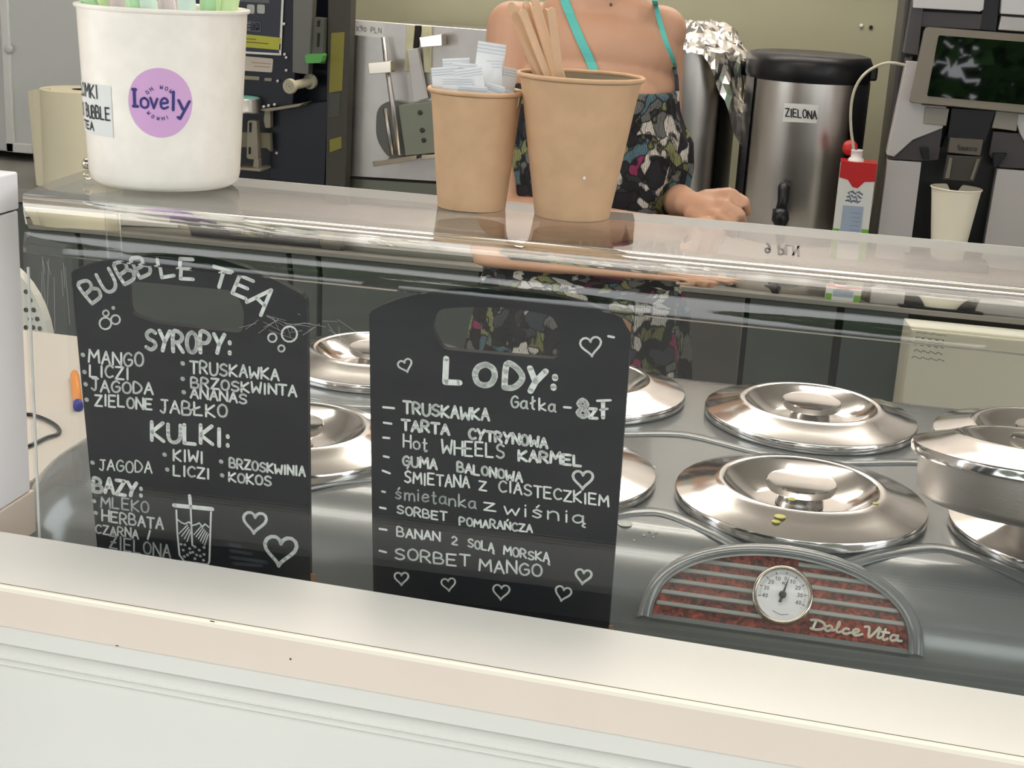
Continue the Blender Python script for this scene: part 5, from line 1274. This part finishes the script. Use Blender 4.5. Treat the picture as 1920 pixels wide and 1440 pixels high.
# her right arm (left in the picture): hanging upper arm, forearm across the body
EL = ony(934, 405, WY-.10); EL.y = WY-.10
WR = ony(1235, 428, WY-.22)
capsule(bm, SL, .043, (SL+EL)/2+Vector((-.004, 0, 0)), .040); capsule(bm, (SL+EL)/2+Vector((-.004, 0, 0)), .040, EL, .034)
capsule(bm, EL, .035, (EL*.6+WR*.4), .036); capsule(bm, (EL*.6+WR*.4), .036, WR, .022, .9, fl=(0, 0, 1))
def hand(W_, dr, up_, side):
    """relaxed fist: palm, four curled fingers, thumb on the side"""
    hd_ = dr.normalized(); hu = (up_-hd_*up_.dot(hd_)).normalized(); hs = hd_.cross(hu)*side
    capsule(bm, W_-hd_*.01, .022, W_+hd_*.04, .021); capsule(bm, W_+hd_*.02+hs*.016, .017, W_+hd_*.055+hs*.022, .014); capsule(bm, W_+hd_*.02-hs*.016, .017, W_+hd_*.052-hs*.022, .014)
    for k in range(4):
        o_ = hs*(.033-.0220*k); Lf = (.028, .033, .031, .025)[k]
        k1 = W_+hd_*(.068+.005*(k in (1, 2)))+o_+hu*.010; k2 = k1+hd_*Lf*.7-hu*.014; k3 = k2-hu*Lf*.75-hd_*.006; k4 = k3-hd_*.018+hu*.002
        capsule(bm, W_+hd_*.03+o_*.7+hu*.004, .0095, k1, .0102, seg=12); capsule(bm, k1, .0092, k2, .0084, seg=12); capsule(bm, k2, .0084, k3, .0076, seg=12); capsule(bm, k3, .0078, k4, .0070, seg=12)
    t0 = W_+hd_*.012+hs*.022+hu*.0; t1 = t0+hd_*.034+hs*.020-hu*.004; t2 = t1+hd_*.026+hs*.002-hu*.012
    capsule(bm, t0, .012, t1, .0108, seg=12); capsule(bm, t1, .0104, t2, .0088, seg=12)
hand(WR, WR-EL, Vector((0, 0, 1)), -1)
# her left arm: elbow tucked behind the waist, forearm reaching forward to the fist beside her
E2 = Wp(.120, -.06, zSh-.27); W2 = ony(1296, 384, WY-.13); H2 = ony(1350, 400, WY-.17)
capsule(bm, SRt, .038, (SRt+E2)/2, .034); capsule(bm, (SRt+E2)/2, .034, E2, .031); capsule(bm, E2, .032, (E2+W2)/2, .030); capsule(bm, (E2+W2)/2, .030, W2, .021)
hand(W2, H2-W2, Vector((.1, -1, .75)), -1)
# legs and feet
for s in (-1, 1):
    hip = Wp(s*.075, 0, .84); kn = Wp(s*.085, .01, .46); an = Wp(s*.09, -.01, .085)
    capsule(bm, hip, .083, kn, .054); capsule(bm, kn, .054, kn*.55+an*.45, .052); capsule(bm, kn*.55+an*.45, .052, an, .034)
    capsule(bm, Wp(s*.09, -.03, .038), .034, Wp(s*.10, .10, .026), .026); capsule(bm, an, .034, Wp(s*.09, -.02, .04), .036)
me = bpy.data.meshes.new('tmp'); bm.to_mesh(me); bm.free(); tmp = bpy.data.objects.new('tmp', me); COL.objects.link(tmp)
md = tmp.modifiers.new('r', 'REMESH'); md.mode = 'VOXEL'; md.voxel_size = .0038
ms = tmp.modifiers.new('s', 'CORRECTIVE_SMOOTH'); ms.factor = .5; ms.iterations = 0
tmp.modifiers.remove(ms); ms = tmp.modifiers.new('s', 'SMOOTH'); ms.factor = .5; ms.iterations = 2
bpy.context.view_layer.update(); me2 = ev_mesh(tmp); bpy.data.objects.remove(tmp)
bm = bmn(); bm.from_mesh(me2); bpy.data.meshes.remove(me2)
body = link('body', bm, M_skin, tw_, smooth=180)
# face features
bm = bmn()
for s in (-1, 1): ellip(bm, Wp(s*.031, .083, hz+.007), (.011, .006, .0075), rz)
link('eyes', bm, mat('eye_white', (230, 228, 224), .2), tw_, smooth=180)
bm = bmn()
for s in (-1, 1): ellip(bm, Wp(s*.031, .0885, hz+.007), (.005, .0022, .005), rz)
link('irises', bm, mat('iris_brown', (60, 40, 28), .2), tw_, smooth=180)
bm = bmn(); ellip(bm, Wp(0, .0945, hz-.052), (.022, .006, .006), rz); link('lips', bm, mat('lips', (190, 104, 98), .4), tw_, smooth=180)
bm = bmn(); ellip(bm, Wp(0, -.018, hz+.022), (.081, .092, .098), rz); ellip(bm, Wp(0, -.10, hz+.01), (.04, .04, .045), rz)
link('hair', bm, M_hair, tw_, smooth=180, label='brown hair tied back')
# floral top
def cloth(rows, name, m, folds=(0, 0), seg=160, thick=.002, lab=None):
    bm = bmn(); rings = []
    for z, a, b_, f, fo, ns in rows:
        rg = []
        for i in range(seg):
            t = 2*pi*i/seg; w = 1+fo*sin(ns*t+1.2*sin(3*t))+fo*.5*sin(ns*1.7*t+z*9)
            rg.append(bm.verts.new(Wp(a*w*cos(t), f+b_*w*sin(t), z+fo*.1*sin(5*t))))
        rings.append(rg)
    for j in range(len(rings)-1):
        for i in range(seg): bm.faces.new((rings[j][i], rings[j][(i+1) % seg], rings[j+1][(i+1) % seg], rings[j+1][i]))
    return link(name, bm, m, tw_, smooth=180, label=lab)
zt0 = ony(1210, 180, WY-.10).z
0 and print('WOMAN zt0', zt0, 'zSh', zSh, 'wx', wx)
cloth([(zt0+.003, .132, .124, .012, .0, 1), (zt0, .137, .130, .012, .006, 40), (zt0-.012, .1385, .131, .012, .010, 48), (zt0-.03, .142, .130, .011, .012, 48), (zt0-.05, .150, .128, .01, .012, 48), (zt0-.062, .158, .127, .008, .012, 40), (zt0-.08, .166, .128, .006, .022, 22), (zt0-.12, .170, .129, .004, .03, 18), (zt0-.18, .164, .127, .002, .036, 16), (zt0-.26, .166, .132, 0, .036, 15), (zt0-.34, .178, .140, 0, .04, 14), (zt0-.45, .19, .15, 0, .045, 13), (zt0-.62, .205, .165, 0, .05, 13), (zt0-.75, .215, .172, 0, .05, 13)], 'floral_dress', M_floral, lab='black dress with floral print')
# straps
def strap(px, Yf_, w0, w1):
    bm = bmn(); n = len(px); L = []; 
    for i, (x, y) in enumerate(px):
        p = ony(x, y, Yf_[i]); w = w0+(w1-w0)*i/(n-1); L.append((p, w))
    for i in range(n-1):
        (p, w), (q, w2) = L[i], L[i+1]
        quad(bm, [p-sd*w/2, q-sd*w2/2, q+sd*w2/2, p+sd*w/2]); quad(bm, [p-sd*w/2+fd*-.003, p+sd*w/2+fd*-.003, q+sd*w2/2+fd*-.003, q-sd*w2/2+fd*-.003])
    bmesh.ops.remove_doubles(bm, verts=bm.verts, dist=1e-5)
    link('shoulder_strap', bm, M_strap, tw_, label='turquoise shoulder strap')
from mathutils.bvhtree import BVHTree
bmb = bmn(); bmb.from_mesh(body.data); bmesh.ops.translate(bmb, verts=bmb.verts, vec=world_loc(body)); bvh = BVHTree.FromBMesh(bmb)
def hit(x, y, lift):
    h = bvh.ray_cast(CAM, ray(x, y)); 
    return h[0].y-lift if h[0] else WY-.08
def strap2(px, wp):
    P = smooth_line(px, 4); strap(P, [hit(x, y, .004) for x, y in P], wp, wp)
strap2([(1054, -18), (1062, 10), (1074, 40), (1088, 74), (1104, 108), (1116, 140), (1124, 170)], .0155)
strap2([(1224, -18), (1229, 10), (1237, 40), (1247, 74), (1258, 104), (1265, 128)], .0085)
strap([(1264, 126), (1268, 145), (1270, 180)], [hit(1262, 130, .006)]*3, .006, .007)
tw_.children[-1].data.materials[0] = M_floral; tw_.children[-1]['label'] = 'floral strap end'
bm = bmn(); p = ony(1145, 9, hit(1145, 9, 0)); lathe(bm, [(.003, 0), (.002, .001), (.0001, .0014)], p, 10, Matrix.Rotation(pi/2, 3, 'X')); link('mole', bm, mat('mole', (110, 70, 56), .6), tw_)

# ================================================================== OUTSIDE: trees behind the viewer, mirrored in the screen
def tree(x, y, h_, r, seed, lab):
    rnd = random.Random(seed); t = thing('tree', (x, y, -.02), lab, 'tree', 'trees behind the viewer')
    bm = bmn(); tube(bm, [(x, y, -.02), (x+.05, y, h_*.3), (x-.05, y+.1, h_*.6)], [.16, .13, .07], 10); link('trunk', bm, M_bark, t, smooth=60)
    bm = bmn()
    for k in range(9500):
        a = rnd.uniform(0, 2*pi); u = rnd.uniform(-1, 1); rr_ = r*rnd.uniform(.55, 1)**.6
        c = Vector((x+rr_*sqrt(1-u*u)*cos(a), y+rr_*sqrt(1-u*u)*sin(a)*.8, h_*.62+rr_*u*1.15)); 
        if noise.noise(c*1.4) < -.22: continue
        d1 = Vector((rnd.gauss(0, 1), rnd.gauss(0, 1), rnd.gauss(0, .6))).normalized(); d2 = d1.orthogonal().normalized(); s = rnd.uniform(.08, .17)
        quad(bm, [c-d1*s, c-d2*s*.6, c+d1*s, c+d2*s*.6])
    link('foliage', bm, M_leaf, t, kind='stuff')
tree(-3.2, -9.0, 5.5, 2.1, 1, 'leafy tree behind the viewer, on the left'); tree(1.4, -8.5, 5.0, 2.0, 2, 'leafy tree behind the viewer, nearest'); tree(6.6, -9.5, 6.0, 2.3, 3, 'leafy tree behind the viewer, on the right')
tree(-8.6, -10, 6.5, 2.4, 4, 'leafy tree behind the viewer, at the far left')
